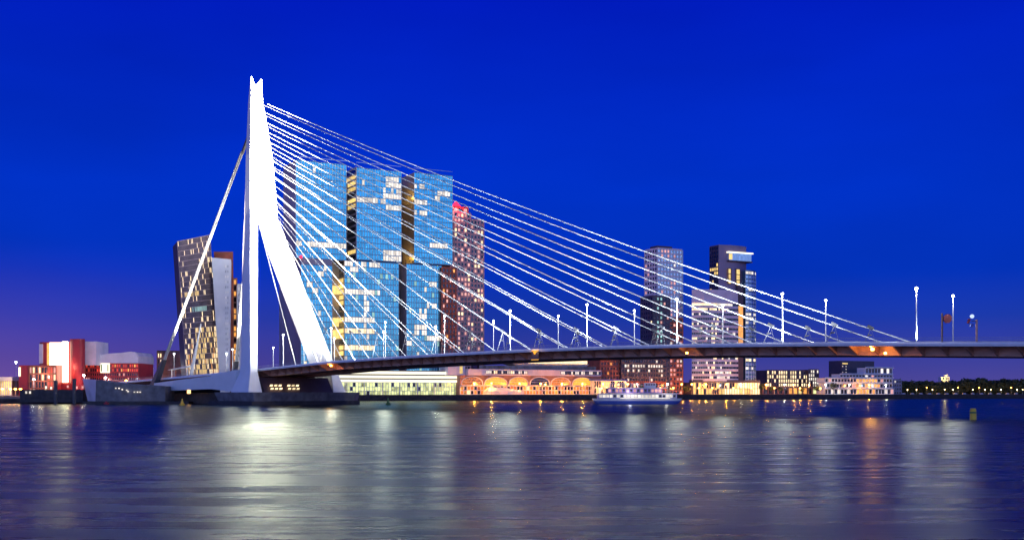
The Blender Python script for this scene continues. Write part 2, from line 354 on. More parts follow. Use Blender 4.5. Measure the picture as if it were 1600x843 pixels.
# base of the pylon
MB().prism([B(-22, -27, 0)[:2], B(12, -27, 0)[:2], B(15, 0, 0)[:2], B(12, 26, 0)[:2], B(-2, 33.5, 0)[:2], B(-22, 27, 0)[:2]], -8, 1.6).build('pier_footing', M['dconcrete'], bridge)
pf = [(-20, -25.5), (10.5, -25.5), (13, 0), (11, 25), (0, 35), (-20, 26)]
MB().loft([ring([(s*.93, t*.96) for s, t in pf], 1.59), ring(pf, 5.2)]).build('pier_cap', M['concrete'], bridge)
MB().loft([ring([(-8, -16.6), (5, -16.6), (5, 17), (-8, 17)], 5.2), ring([(-8, -16.9), (1, -16.9), (1, 16.9), (-8, 16.9)], 11.3)]).build('pylon_cross_wall', M['darkbrn'], bridge)
for row, z in enumerate((6.3, 7.6)):
    for k in range(7):
        if k == 3: continue
        t = -14.2+k*2.1; s = 5.25-.6*row
        MB().loft([[B(s, t, z), B(s, t+1.3, z), B(s+.15, t+1.3, z), B(s+.15, t, z)], [B(s-.3, t+.5, z+.75), B(s-.3, t+1.8, z+.75), B(s-.15, t+1.8, z+.75), B(s-.15, t+.5, z+.75)]]).build('slot_window', M['warm'], bridge)
MB().box(*(0, 0, 0, 0, 0, 0)) if False else None
# orange and yellow navigation lights under the near edge
def sAt(px, t):
    r = (px-CX)/FPX; bx = O2[0]+NN[0]*t; by = O2[1]+NN[1]*t; return (r*by-bx)/(A[0]-r*A[1])
s = sAt(836, -16.9); z = ZD(s); f = MB()
h = 1.55
c = [B(s-h, -16.95, z-3.2), B(s+h, -16.95, z-3.2), B(s+h, -16.95, z-.4), B(s-h, -16.95, z-.4)]
for a_, b_ in zip(c, c[1:]+c[:1]): f.bar(a_, b_, .22, .22)
f.build('passage_sign', mat('sign_yellow', (.6, .4, .05), emit=(1, .45, .06), estr=.9), bridge)
MB().poly([B(s-h, -16.9, z-3.2), B(s+h, -16.9, z-3.2), B(s+h, -16.9, z-.4), B(s-h, -16.9, z-.4)]).build('sign_panel', M['dark'], bridge)
MB().poly([B(s-1, -17.02, z-.7), B(s+1, -17.02, z-.7), B(s, -17.02, z-1.7)]).build('sign_arrow', M['yellowp'], bridge)
plight('sign_lamp', bridge, B(s, -18.2, z-.6), (1, .6, .2), 130, .15)
for px, pw, dz in ((1074, 60, -2.2), (1364, 1500, -1.5), (518, 700, -1.5), (1384, 90, -2.4)):
    s = sAt(px, -15.2); z = ZD(s)+dz
    MB().tube([B(s, -15.4, z-.25), B(s, -15.4, z+.25)], .3 if pw < 100 else .4, 8).build('navigation_light', M['lampo'], bridge)
    plight('navigation_glow', bridge, B(s, -16.2, z), (1, .42, .07), pw, .3)
# flood lights standing on the deck for the pylon and the cables
def spot(name, loc, tgt, power, ang, col=(1, .91, .74), blend=.6, rad=.6):
    d = bpy.data.lights.new(name, 'SPOT'); d.energy = power; d.spot_size = radians(ang); d.spot_blend = blend; d.color = col; d.shadow_soft_size = rad
    o = bpy.data.objects.new(name, d); COL.objects.link(o); o.parent = bridge; o.location = sub(loc, wloc(bridge))
    from mathutils import Vector
    o.rotation_euler = Vector(sub(tgt, loc)).to_track_quat('-Z', 'Y').to_euler()
    MB().bar(add(loc, (0, 0, -.9)), add(loc, (0, 0, -.3)), .5, .6).build('flood_light', M['dsteel'], bridge)
for sg in (-1, 1):
    spot('pylon_flood', B(34, sg*8.0, ZD(34)+1.4), B(-8, sg*12, 45), 3.5e5, 60)
    spot('pylon_flood', B(52, sg*1.2, ZD(52)+1.4), B(-21, sg*3, 84), 2.6e6, 36)
    spot('pylon_flood', B(66, sg*.8, ZD(66)+1.4), B(-25, 0, 119), 3.8e7, 24)
    spot('back_stay_flood', B(-70, sg*12, ZD(-70)+1.4), B(-42, sg*6.5, 96), 1.7e6, 60)
    for s in (40, 75, 110, 145, 180, 215, 250, 285):
        spot('cable_flood', B(s, sg*15.3 if sg < 0 else -2.0, ZD(s)+1.2), B(s-40, sg*6.5, ZD(s)+36), .65e5, 110, col=(.84, .95, 1))
    for s in (105, 150, 190, 235, 270): spot('cable_flood', B(s+6, sg*15.3 if sg < 0 else -1.0, ZD(s)+1.2), B(s-70, sg*5, ZD(s)+62), 5.8e5, 66, col=(.84, .95, 1))

# ------------------------------------------------------------------ lamp posts
def lamp_post(label, base, h, group, head='double', mt='lampw', col=(1, .96, .88), pw=3600, data=[None]):
    o = thing('street_lamp', label, 'street lamp', base, group)
    MB().tube([base, add(base, (0, 0, h))], [.17, .09], 8).build('pole', M['steel'], o)
    top = add(base, (0, 0, h)); hb = MB()
    hb.tube([add(top, (0, 0, .02)), add(top, (0, 0, .3))], [.34, .1], 8); hb.build('lamp_head', M['steel'], o)
    g = MB()
    g.tube([add(top, (0, 0, -.45)), add(top, (0, 0, -.25)), add(top, (0, 0, 0))], [.15, .34, .3], 10)
    g.build('lamp_glass', M[mt], o)
    plight('bulb', o, add(top, (0, -.9, -.6)), col, pw, .25)
    return o
ORD = ['first', 'second', 'third', 'fourth', 'fifth', 'sixth', 'seventh', 'eighth', 'ninth', 'tenth', 'eleventh', 'twelfth', 'thirteenth', 'fourteenth', 'fifteenth', 'sixteenth', 'seventeenth', 'eighteenth', 'nineteenth', 'twentieth']
for k, s in enumerate([17, 50, 83.5, 116, 148, 181, 214.5, 248.3, 284.4]):
    lamp_post('lamp post on the near edge of the bridge deck, %s right of the pylon' % ORD[k], B(s, -15.6, ZD(s)+.1), 12.8, 'lamp posts on the near bridge edge')
for k, s in enumerate([8, 42, 74.5, 107, 139.5, 173.3, 207.7, 242.3, 278.8]):
    lamp_post('lamp post on the far edge of the bridge deck, %s right of the pylon' % ORD[k], B(s, 15.6, ZD(s)+.1), 13.1, 'lamp posts on the far bridge edge')
for k, (s, t, d) in enumerate(((-88, -8, 'beside the foot of the left stay'), (-78, 14, 'just right of the left stay foot'), (-52, 2, 'in front of the tall leaning office block'), (-34, 12, 'in front of the lit lower floors of the leaning block'), (-14, 15, 'seen between the blue slab and the pylon'))):
    lamp_post('bridge lamp post '+d, B(s, t, ZD(s)+.1), 12.0, 'lamp posts left of the pylon', pw=800)
# sign posts at the right end
def on_plane(px, t): s = sAt(px, t); return s
s = sAt(1472, -9); o = thing('sign_post', 'dark post with a round red sign at the right end of the bridge', 'sign', B(s, -9, ZD(s)))
MB().tube([B(s, -9, ZD(s)), B(s, -9, ZD(s)+7.2)], .24, 8).build('pole', M['darkbrn'], o)
p = B(s+1.3, -9, ZD(s)+5.9)
ring_ = MB(); ring_.loft([[add(p, (1.0*cos(a)*A[0]*1.0, 1.0*cos(a)*A[1]+dy, 1.1*sin(a))) for a in [2*pi*(j+.5)/8 for j in range(8)]] for dy in (-.35, .35)]); ring_.build('round_sign', M['signred'], o)
MB().bar(B(s, -9, ZD(s)+6.0), B(s+.6, -9, ZD(s)+6.0), .15).build('bracket', M['dsteel'], o)
s = sAt(1526, -9); o = thing('signal_post', 'grey post with a white and blue signal head at the right end of the bridge', 'traffic signal', B(s, -9, ZD(s)))
MB().tube([B(s, -9, ZD(s)), B(s, -9, ZD(s)+5.6)], .26, 8).build('pole', M['girder'], o)
p = B(s-1.15, -9, ZD(s)+5.3)
MB().bar(add(p, (0, 0, -.6)), add(p, (0, 0, .9)), .75, .6).build('signal_head', M['whitewall'], o)
MB().tube([add(p, (0, -.35, 1.1)), add(p, (0, -.1, 1.1))], .45, 10).build('signal_lens', M['lampblue'], o)
MB().bar(add(p, (-.1, 0, -1.3)), add(p, (0, 0, -.65)), .9, .6).build('signal_base', M['bluep'], o)
MB().bar(add(p, (-.9, 0, -.5)), add(p, (-.5, 0, .5)), .4, .5).build('signal_side', M['redp'], o)
MB().bar(p, B(s, -9, ZD(s)+5.3), .15).build('bracket', M['dsteel'], o)

# ------------------------------------------------------------------ facades
LITCAP = 300
class Facade:
    """a grid of panes on a (possibly leaning) four-cornered wall: a0 b0 bottom left/right, a1 b1 top"""
    def __init__(s, bld, a0, b0, a1, b1, nc, nr, glass, bar, mul=.3, band=.9, proud=.3, individual=False, vbars=True, hbars=True, lean=False):
        s.c = (a0, b0, a1, b1); s.nc, s.nr = nc, nr; s.bld = bld; s.litcells = {}
        s.n = unit(cross(sub(b0, a0), sub(a1, a0)))
        if s.n[1] > 0 and abs(s.n[1]) > .2 or (abs(s.n[1]) <= .2 and False): s.n = tuple(-x for x in s.n)
        s.glass = glass; s.bar = bar; s.mul = mul; s.band = band; s.pr = proud; s.ind = individual; s.vb = vbars; s.hb = hbars; s.skip = set()
    def pt(s, u, v, off=0.):
        a0, b0, a1, b1 = s.c; p = lerp(lerp(a0, b0, u), lerp(a1, b1, u), v); return add(p, s.n, off)
    def cell(s, i, j, off=.06):
        w = math.dist(s.c[0], s.c[1]); h = math.dist(s.c[0], s.c[2])
        mu = s.mul/2/w; mv = s.band/2/h
        u0, u1, v0, v1 = i/s.nc+mu, (i+1)/s.nc-mu, j/s.nr+mv, (j+1)/s.nr-mv
        return [s.pt(u0, v0, off), s.pt(u1, v0, off), s.pt(u1, v1, off), s.pt(u0, v1, off)]
    def light(s, mt, x0, x1, y0, y1, p=1.):
        for i in range(s.nc):
            for j in range(s.nr):
                q = s.cell(i, j); c = lerp(q[0], q[2], .5); x, y = proj(c)
                if x0 <= x <= x1 and y0 <= y <= y1 and random.random() < p: s.litcells[(i, j)] = mt
        return s
    def rnd(s, mt, p, j0=0, j1=999):
        for i in range(s.nc):
            for j in range(max(0, j0), min(s.nr, j1)):
                if (i, j) not in s.litcells and random.random() < p: s.litcells[(i, j)] = mt
        return s
    def done(s, cap=LITCAP):
        dm = MB(); rest = {}; n = 0
        order = list(s.litcells.items()); random.shuffle(order)
        for (i, j), mt in order:
            q = s.cell(i, j)
            if n < cap: MB().poly(q).build('lit_window', M[mt], s.bld); n += 1
            else: rest.setdefault(mt, MB()).poly(q)
        for i in range(s.nc):
            for j in range(s.nr):
                if (i, j) not in s.litcells: dm.poly(s.cell(i, j))
        if dm.f: dm.build('window_pane', M[s.glass], s.bld, kind='stuff')
        for mt, mb in rest.items(): mb.build('lit_window', M[mt], s.bld, kind='stuff')
        hb = MB()
        def slab(p, q, w, h, dep, mb):     # a bar lying on the wall
            up = unit(sub(s.c[2], s.c[0])); d = unit(sub(q, p)); al = abs(d[2]) > .7
            side = unit(cross(s.n, d))
            r = lambda c: [add(add(c, side, k*h/2), s.n, o) for k, o in ((-1, 0), (1, 0), (1, dep), (-1, dep))]
            mb.loft([r(p), r(q)])
        if s.hb:
            for j in range(s.nr+1):
                t = MB() if s.ind else hb
                slab(s.pt(0, j/s.nr), s.pt(1, j/s.nr), 0, s.band, s.pr, t)
                if s.ind: t.build('floor_band', M[s.bar], s.bld)
            if not s.ind: hb.build('floor_band', M[s.bar], s.bld, kind='stuff')
        if s.vb:
            vb = MB()
            for i in range(s.nc+1): slab(s.pt(i/s.nc, 0), s.pt(i/s.nc, 1), 0, s.mul, s.pr+.05, vb)
            vb.build('mullion', M['mull' if s.glass in ('glass', 'glass2') else s.bar], s.bld, kind='stuff')
        return s
def block(bld, name, wm, px0, px1, v, dep, z0, pytop=None, ztop=None, front=None, left=None, right=None, u0=None, u1=None):
    """a box parallel to the pier; front/left/right = facade keyword dicts"""
    ua = U(px0, v) if u0 is None else u0; ub = U(px1, v) if u1 is None else u1
    Y = P(ua, v)[1]; z1 = ztop if ztop is not None else Zat(pytop, Y)
    MB().prism([P(ua, v), P(ub, v), P(ub, v+dep), P(ua, v+dep)], z0, z1).build(name, M[wm], bld)
    fs = {}
    def mk(a, b, kw, w):
        kw = dict(kw); fh = kw.pop('fh', 3.4); cw = kw.pop('cw', 1.8); b0 = kw.pop('zb', z0); tt = kw.pop('zt', z1)
        nc = max(1, round(w/cw)); nr = max(1, round((tt-b0)/fh))
        return Facade(bld, (*a, b0), (*b, b0), (*a, tt), (*b, tt), nc, nr, **kw)
    if front: fs['front'] = mk(P(ua+.05, v), P(ub-.05, v), front, ub-ua)
    if left:
        f = mk(P(ua, v+dep-.05), P(ua, v+.05), left, dep); f.n = (-D2[0], -D2[1], 0); fs['left'] = f
    if right:
        f = mk(P(ub, v+.05), P(ub, v+dep-.05), right, dep); f.n = (D2[0], D2[1], 0); fs['right'] = f
    return fs, ua, ub, z1
# ---- the three stacked glass towers
v0 = 32.7
root = thing('glass_tower_complex', 'huge blue glass complex of three stacked towers behind the bridge cables', 'building', P(U(560, v0), v0, QT))
G = dict(glass='glass', bar='band', mul=.22, band=.5, proud=.25, fh=3.55, cw=1.85, individual=True)
ZS = Zat(403, 712)
def tone(f): return f
fs, ua, ub, zt = block(root, 'upper_tower', 'grey', 462, 541, v0, 26, ZS, ztop=149, front=G)
fs['front'].light('cool', 481, 541, 378, 385.5, 1).light('cool', 462, 480, 377, 386, .25).rnd('cool', .0015).done()
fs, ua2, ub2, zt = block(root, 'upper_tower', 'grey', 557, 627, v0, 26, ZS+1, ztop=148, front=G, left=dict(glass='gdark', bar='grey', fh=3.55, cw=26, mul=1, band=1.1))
fs['front'].light('cool', 557, 599, 308, 319, .95).light('cool', 599, 627, 319, 327, .9).light('cool', 602, 627, 278, 310, .9).light('cool', 598, 627, 390, 411, .95).light('cool', 598, 604, 278, 330, .3).rnd('cool', .0015).done()
fs['left'].light('yellow', 530, 570, 273, 281).light('yellow', 530, 570, 289, 299).light('yellow', 530, 570, 315, 326).light('yellow', 530, 570, 353, 358).light('yellow', 530, 570, 390, 400).done()  # glowing yellow panes stand in for warm light on the side wall
fs, ua3, ub3, zt = block(root, 'upper_tower', 'gold', 647, 707, v0, 26, ZS+1, ztop=148.5, front=G)  # gold body colour stands in for warm light on its side wall
f = fs['front']
for x0, x1, y0, y1 in ((647, 668, 286, 294), (685, 703, 296, 304), (673, 686, 309, 317), (647, 668, 315, 322), (647, 668, 329, 336), (685, 697, 352, 359), (672, 701, 379, 386)): f.light('cool', x0, x1, y0, y1, .9)
f.rnd('cool', .0015).done()
for zz in (Zat(305, 745), Zat(400, 745)):
    plight('gap_light', root, P(ua3-4.5, v0+8, zz), (1, .72, .2), 1500, .5)
# roof screens of vertical fins
for (a, b) in ((ua, ub), (ua2, ub2), (ua3, ub3)):
    sc_ = MB(); u = a
    while u < b: sc_.bar(P(u, v0+.3, 147.5), P(u, v0+.3, 151.5), .12, .3); u += .92
    sc_.bar(P(a, v0+.3, 151.5), P(b, v0+.3, 151.5), .2, .25); sc_.build('roof_screen', M['mull'], root, kind='stuff')
MB().prism([P(ub+.01, v0+16), P(ua2-.01, v0+16), P(ua2-.01, v0+24), P(ub+.01, v0+24)], ZS+1, 140).build('link_core', M['dark'], root)
MB().prism([P(ub2+.01, v0+20), P(ua3-.01, v0+20), P(ua3-.01, v0+24), P(ub2+.01, v0+24)], ZS+1, 142).build('link_core', M['darkbrn'], root)
# lower blocks, shifted against the upper ones
GL = dict(G); GL.update(mul=.24)
fs, la, lb, z = block(root, 'lower_tower', 'grey', 470, 519, v0-1.5, 46, QT, ztop=ZS-.3, front=dict(GL, zt=ZS-4.2))
fs['front'].light('cool', 477, 489, 442, 449, .9).light('cool', 488, 498, 449, 457, .9).light('cool', 497, 506, 422, 428, .9).rnd('cool', .01).rnd('warm', .03, 0, 6).done()
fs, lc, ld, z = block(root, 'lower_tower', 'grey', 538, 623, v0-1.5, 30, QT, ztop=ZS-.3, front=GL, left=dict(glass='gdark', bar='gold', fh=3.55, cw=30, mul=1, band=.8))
f = fs['front']
f.light('cool', 538, 592, 403, 421, .9).light('cool', 545, 580, 440, 446, 1).light('cool', 538, 585, 449, 463, 1).light('cool', 538, 584, 497, 505, 1).light('warm', 538, 584, 513, 521, 1).light('warm', 538, 584, 536, 546, 1)
f.light('cool', 570, 576, 455, 530, .7).rnd('cool', .015).rnd('tealw', .03).done()
fs['left'].light('yellow', 500, 560, 440, 478).light('yellow', 500, 560, 498, 506).light('yellow', 500, 560, 514, 527).light('yellow', 500, 560, 538, 560).done()  # yellow panes and gold bars imitate the warm-lit side wall
fs, le, lf, z = block(root, 'lower_tower', 'grey', 635, 690, v0-1.5, 30, QT, ztop=ZS-.3, front=GL)
f = fs['front']
for x0, x1, y0, y1 in ((655, 667, 449, 456), (666, 687, 443, 450), (668, 683, 471, 479), (655, 667, 485, 499), (648, 666, 505, 520), (665, 690, 527, 535), (636, 645, 531, 541)): f.light('cool', x0, x1, y0, y1, .85)
f.rnd('cool', .008).rnd('tealw', .02).done()
MB().prism([P(lb+.01, v0+8), P(lc-.01, v0+8), P(lc-.01, v0+20), P(lb+.01, v0+20)], QT, ZS-1).build('link_core', M['gold'], root)  # gold core colour imitates warm light inside the gap
MB().prism([P(ld+.01, v0+10), P(le-.01, v0+10), P(le-.01, v0+20), P(ld+.01, v0+20)], QT, ZS-1).build('link_core', M['dark'], root)
for k, z in enumerate((0.2, .42, .55)):
    zz = Zat((450, 501, 520)[k], 720); MB().prism([P(lb+.3, v0+7.8), P(lc-.3, v0+7.8), P(lc-.3, v0+7.95), P(lb+.3, v0+7.95)], zz-3, zz+2.5).build('lit_window', M['yellow'], root)  # glowing panels standing in for warm light in the lower gap
MB().tube([P(la, v0-2, ZS-.5), P(la, v0-2, ZS+1.2)], .7, 8).build('warning_beacon', M['red_glow'], root)
# podium: lit glass hall under three white bands
vp = 20
pa, pb = U(525, vp), U(718, vp)
MB().prism([P(pa, vp+.5), P(pb, vp+.5), P(pb, vp+11), P(pa, vp+11)], QT, 19.2).build('podium', M['dark'], root)
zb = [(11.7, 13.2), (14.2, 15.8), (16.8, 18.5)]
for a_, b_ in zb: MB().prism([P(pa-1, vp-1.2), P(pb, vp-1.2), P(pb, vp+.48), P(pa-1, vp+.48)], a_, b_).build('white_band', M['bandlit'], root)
fh = Facade(root, P(pa, vp+.4, QT), P(pb, vp+.4, QT), P(pa, vp+.4, 11.4), P(pb, vp+.4, 11.4), 46, 3, 'gdark', 'mull', mul=.22, band=.25, proud=.3)
fh.light('green', 0, 9999, 0, 9999, .96).done(cap=150)
for k in range(7):
    u = pa+(pb-pa)*(k+.5)/7; MB().tube([P(u, vp-.9, QT), P(u, vp-.9, 11.5)], .3, 6).build('column', M['pale'], root)
# ---- brown residential tower with red top
root = thing('residential_tower', 'tall brown stone tower with a red lit stepped top, right of the glass towers', 'building', P(U(730, 44), 44, QT))
H = dict(glass='gdark', bar='rose', mul=1.0, band=1.3, proud=.22, fh=3.3, cw=2.6)
v = 44
fs, a1, b1, zt = block(root, 'shaft', 'rose', 704, 735, v, 24, QT, pytop=331, front=dict(H, bar='rose'))
fs['front'].rnd('pinkw', .26).rnd('warm', .2).done()
fs, a2, b2, z2 = block(root, 'shaft', 'rose', 735, 755.5, v+2, 20, QT, pytop=343, front=dict(H, bar='rose'), right=dict(H))
fs['front'].rnd('pinkw', .24).rnd('warm', .14).done(); fs['right'].done()
fs, a3, b3, z3 = block(root, 'crown_storey', 'brick2', 708, 731, v+2, 14, zt, pytop=323, front=dict(H, bar='brick2', fh=4, cw=4))
fs['front'].rnd('pinkw', .5).done()
u0, u1 = a3+2, b3-4
MB().loft([[P(u0, v+3, z3), P(u1, v+3, z3), P(u1, v+12, z3), P(u0, v+12, z3)], [P((u0+u1)/2-.5, v+7, z3+4.5), P((u0+u1)/2+.5, v+7, z3+4.5), P((u0+u1)/2+.5, v+8, z3+4.5), P((u0+u1)/2-.5, v+8, z3+4.5)]]).build('spire_roof', M['red_glow'], root)  # roof surface glows red itself, in place of red lighting
plight('roof_glow', root, P(a3+3, v-3, z3+1), (1, .05, .1), 6000, 1)
MB().prism([P(a1, v-.9), P(a1+2, v-.9), P(a1+2, v-.02), P(a1, v-.02)], zt-4, zt+1).build('corner_pier', M['pinkw'], root)  # solid pier given a pink glow of its own, imitating light
root = thing('brick_block', 'narrow red brick block standing against the foot of the brown stone tower', 'building', P(U(700, 29), 29, QT))
fs, a, b, z = block(root, 'wall', 'brick2', 690.5, 712, 29, 14, QT, pytop=418, front=dict(H, bar='brick2', mul=1.3))
fs['front'].rnd('pinkw', .14).rnd('orange', .03).done()
# ---- arched hall on the quay
root = thing('arched_hall', 'long low quayside hall with a row of warm lit arched windows', 'building', P(U(820, 14), 14, QT))
v = 14
ua, ub = U(719, v), U(938, v)
Y = P((ua+ub)/2, v)[1]
zA, zG, zR = Zat(601, Y), Zat(586.5, Y), Zat(577, Y)
MB().prism([P(ua, v), P(ub, v), P(ub, v+24), P(ua, v+24)], QT, zG).build('wall', M['brick'], root)
MB().prism([P(U(730, v), v-1.2), P(ub, v-1.2), P(ub, v+20), P(U(730, v), v+20)], zG+.02, zR).build('gallery', M['pale'], root)
MB().prism([P(U(702, v), v+2), P(U(729, v), v+2), P(U(729, v), v+16), P(U(702, v), v+16)], zG+.03, Zat(568, Y)).build('end_house', M['pale'], root)
MB().poly([P(U(720, v), v+1.93, zG+1), P(U(725, v), v+1.93, zG+1), P(U(725, v), v+1.93, zR+3), P(U(720, v), v+1.93, zR+3)]).build('lit_window', M['yellow'], root)
fw = Facade(root, P(U(758, v), v-1.22, zG+1), P(U(823, v), v-1.22, zG+1), P(U(758, v), v-1.22, zR-.9), P(U(823, v), v-1.22, zR-.9), 22, 1, 'gdark', 'dark', mul=.4, band=.3, proud=.1).rnd('cool', .3).rnd('warm', .15).done()
fw = Facade(root, P(U(875, v), v-1.22, zG+1), P(U(937, v), v-1.22, zG+1), P(U(875, v), v-1.22, zR-.9), P(U(937, v), v-1.22, zR-.9), 20, 1, 'gdark', 'dark', mul=.4, band=.3, proud=.1).rnd('cool', .4).done()
arx = [(720, 755), (756, 793), (794, 826), (827, 859), (860, 892), (893, 927)]
cols = ['archo', 'archy', 'archy', 'gdark', 'archo', 'archy']
for (x0, x1), cm in zip(arx, cols):
    w0, w1 = U(x0, v)+.4, U(x1, v)-.4; cu = (w0+w1)/2; R_ = (w1-w0)/2; hh = zG-zA-.9
    arc = [P(cu+R_*cos(pi*j/14), v-.12, zA+hh*(sin(pi*j/14))**.75) for j in range(15)]
    n1 = len(arc)
    win = MB().poly(arc).build('arched_window', M[cm], root)
    fr = MB()
    for a_, b_ in zip(arc, arc[1:]): fr.bar(add(a_, (0, -.1, 0)), add(b_, (0, -.1, 0)), .5, .4, up=(E2[0], E2[1], 0))
    for j in range(1, 9):
        uu = cu-R_+2*R_*j/9; top = zA+hh*(max(0, 1-((uu-cu)/R_)**2)**.5)**.75
        fr.bar(P(uu, v-.2, zA), P(uu, v-.2, top), .16, .16)
    for dz in (.35, .65): fr.bar(P(cu-R_*.85, v-.2, zA+hh*dz), P(cu+R_*.85, v-.2, zA+hh*dz), .14, .14)
    fr.build('window_frame', M['pale'], win)
MB().prism([P(ua, v-2.5), P(ub, v-2.5), P(ub, v-.4), P(ua, v-.4)], zA-.7, zA-.2).build('canopy', M['pale'], root)
gf = Facade(root, P(ua, v-.02, QT+.3), P(ub, v-.02, QT+.3), P(ua, v-.02, zA-.8), P(ub, v-.02, zA-.8), 44, 2, 'gdark', 'pale', mul=.6, band=.5, proud=.25)
gf.rnd('archo', .45).rnd('archy', .3).rnd('warm', .08).done()
MB().prism([P(U(752, v), v+3), P(U(935, v), v+3), P(U(935, v), v+15), P(U(752, v), v+15)], zR+.02, Zat(571, Y)).build('roof_pavilion', M['gdark'], root)
uw0, uw1 = U(800, v), U(922, v); zw = Zat(571, Y)
MB().loft([[P(uw0+6, v+3, zw+.02), P(uw1-1, v+3, zw+.02), P(uw1-1, v+15, zw+.02), P(uw0+6, v+15, zw+.02)], [P(uw0, v+1, zw+1.6), P(uw1, v+1, zw+1.6), P(uw1, v+16, zw+1.6), P(uw0, v+16, zw+1.6)]]).build('wing_roof', M['whitewall'], root)
MB().prism([P(uw0+20, v+2), P(uw1-1, v+2), P(uw1-1, v+14), P(uw0+20, v+14)], zw+1.62, zw+4.0).build('roof_lantern', M['warm'], root)
# marquee and kiosk in front of it
root = thing('white_marquee', 'low lilac white marquee in front of the arched hall', 'marquee', P(U(795, 5), 5, QT))
a, b = U(760, 5), U(818, 5)
MB().loft([[P(a, 4, QT+.2), P(b, 4, QT+.2), P(b, 10, QT+.2), P(a, 10, QT+.2)], [P(a, 4, QT+2.4), P(b, 4, QT+2.4), P(b, 10, QT+2.4), P(a, 10, QT+2.4)], [P(a+3, 7, QT+5), P((a+b)/2, 7, QT+5), P((a+b)/2, 8, QT+5), P(a+3, 8, QT+5)]]).build('tent', M['whitewall'], root)
MB().prism([P(a+9, 3.8), P(a+15, 3.8), P(a+15, 3.95), P(a+9, 3.95)], QT+.3, QT+2.2).build('entrance', M['pinkw'], root)
# ---- brown warehouse block
root = thing('brick_warehouse', 'dark red brick warehouse with rows of small lit windows under the bridge deck', 'building', P(U(990, 24), 24, QT))
W_ = dict(glass='gdark', bar='brick2', mul=1.2, band=1.6, proud=.25, fh=3.4, cw=2.6)
fs, a, b, z = block(root, 'wall', 'brick2', 938, 971, 24, 20, QT, pytop=549, front=W_); fs['front'].rnd('orange', .05).done()
fs, a, b, z = block(root, 'dark_wing', 'darkbrn', 971, 1040, 22, 20, QT+9, pytop=560, front=dict(W_, bar='darkbrn', mul=.7, band=1.5, cw=2.2)); fs['front'].light('cool', 975, 1036, 566, 584, .6).rnd('cool', .12).done()
fs, a, b, z = block(root, 'base_wing', 'brick2', 971, 1040, 21, 20, QT, ztop=QT+8.9, front=dict(W_, fh=4, cw=3.2)); fs['front'].rnd('orange', .12).rnd('warm', .1).done()
# ---- pale slender tower
root = thing('pale_apartment_tower', 'pale lilac slender apartment tower with dark lower volumes, behind the bridge deck', 'building', P(U(1045, 34), 34, QT))
T_ = dict(glass='glass2', bar='pale', mul=1.3, band=1.5, proud=.2, fh=3.35, cw=2.9)
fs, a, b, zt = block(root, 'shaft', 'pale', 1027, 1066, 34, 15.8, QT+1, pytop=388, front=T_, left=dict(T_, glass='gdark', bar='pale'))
fs['front'].light('pinkw', 1033, 1048, 391, 400, .7).light('pinkw', 1050, 1064, 395, 401, .5).light('cool', 1028, 1056, 414, 418, .6).light('pinkw', 1047, 1056, 440, 462, .6).light('pinkw', 1045, 1066, 480, 600, .35).rnd('pinkw', .03).done()
fs['left'].rnd('warm', .1).rnd('pinkw', .05).done()
MB().prism([P(a+2, 37), P(b-7, 37), P(b-7, 46), P(a+2, 46)], zt, zt+2.6).build('roof_house', M['darkbrn'], root)
fs, a, b, z = block(root, 'dark_volume', 'dark', 1020, 1046, 30, 15, QT, pytop=462.5, front=dict(T_, glass='gdark', bar='dark', fh=3.35), left=dict(T_, glass='gdark', bar='dark'))
fs['front'].light('tealw', 1024, 1038, 465, 540, .7).rnd('pinkw', .08).done(); fs['left'].rnd('warm', .08).done()
fs, a, b, z = block(root, 'red_volume', 'red', 1046, 1066.5, 31, 12, QT, pytop=497, front=dict(T_, glass='gdark', bar='brick2', mul=1.1))
fs['front'].rnd('pinkw', .25).rnd('cool', .1).done()
# ---- port tower: dark curved slab, glass cylinder, striped lower wing
root = thing('port_office_tower', 'dark rounded office tower with a lit yellow rooftop box and a glass flank', 'building', P(U(1140, 30), 30, QT))
v = 30
ua, ub = U(1123, v), U(1166, v); Y = P(ua, v)[1]; zt = Zat(382, Y)
cu = []
n = 12
for j in range(n+1):
    u = ua+(ub-ua)*j/n; cu.append(P(u, v-2.5*sin(pi*j/n)))
MB().prism(cu+[P(ub, v+11), P(ua, v+11)], QT, zt).build('tower_slab', M['violet_grey'], root)
zl = Zat(455, Y)
sf = Facade(root, P(ua, v+10.6, zl), P(ua, v+.3, zl), P(ua, v+10.6, zt-1), P(ua, v+.3, zt-1), 4, 11, 'gdark', 'dark', mul=.5, band=.9, proud=.3); sf.n = (-D2[0], -D2[1], 0)
sf.light('yellow', 1108, 1125, 419, 427, 1).rnd('yellow', .05).done()
for x0, x1, y0, y1 in ((1137.5, 1142, 419, 443), (1150, 1156, 419, 445)):
    sf = Facade(root, P(U(x0, v-2.8), v-2.8, Zat(y1, Y)), P(U(x1, v-2.8), v-2.8, Zat(y1, Y)), P(U(x0, v-2.8), v-2.8, Zat(y0, Y)), P(U(x1, v-2.8), v-2.8, Zat(y0, Y)), 1, 3, 'gdark', 'dark', mul=.4, band=.6, proud=.4)
    sf.rnd('yellow', 1.).done()
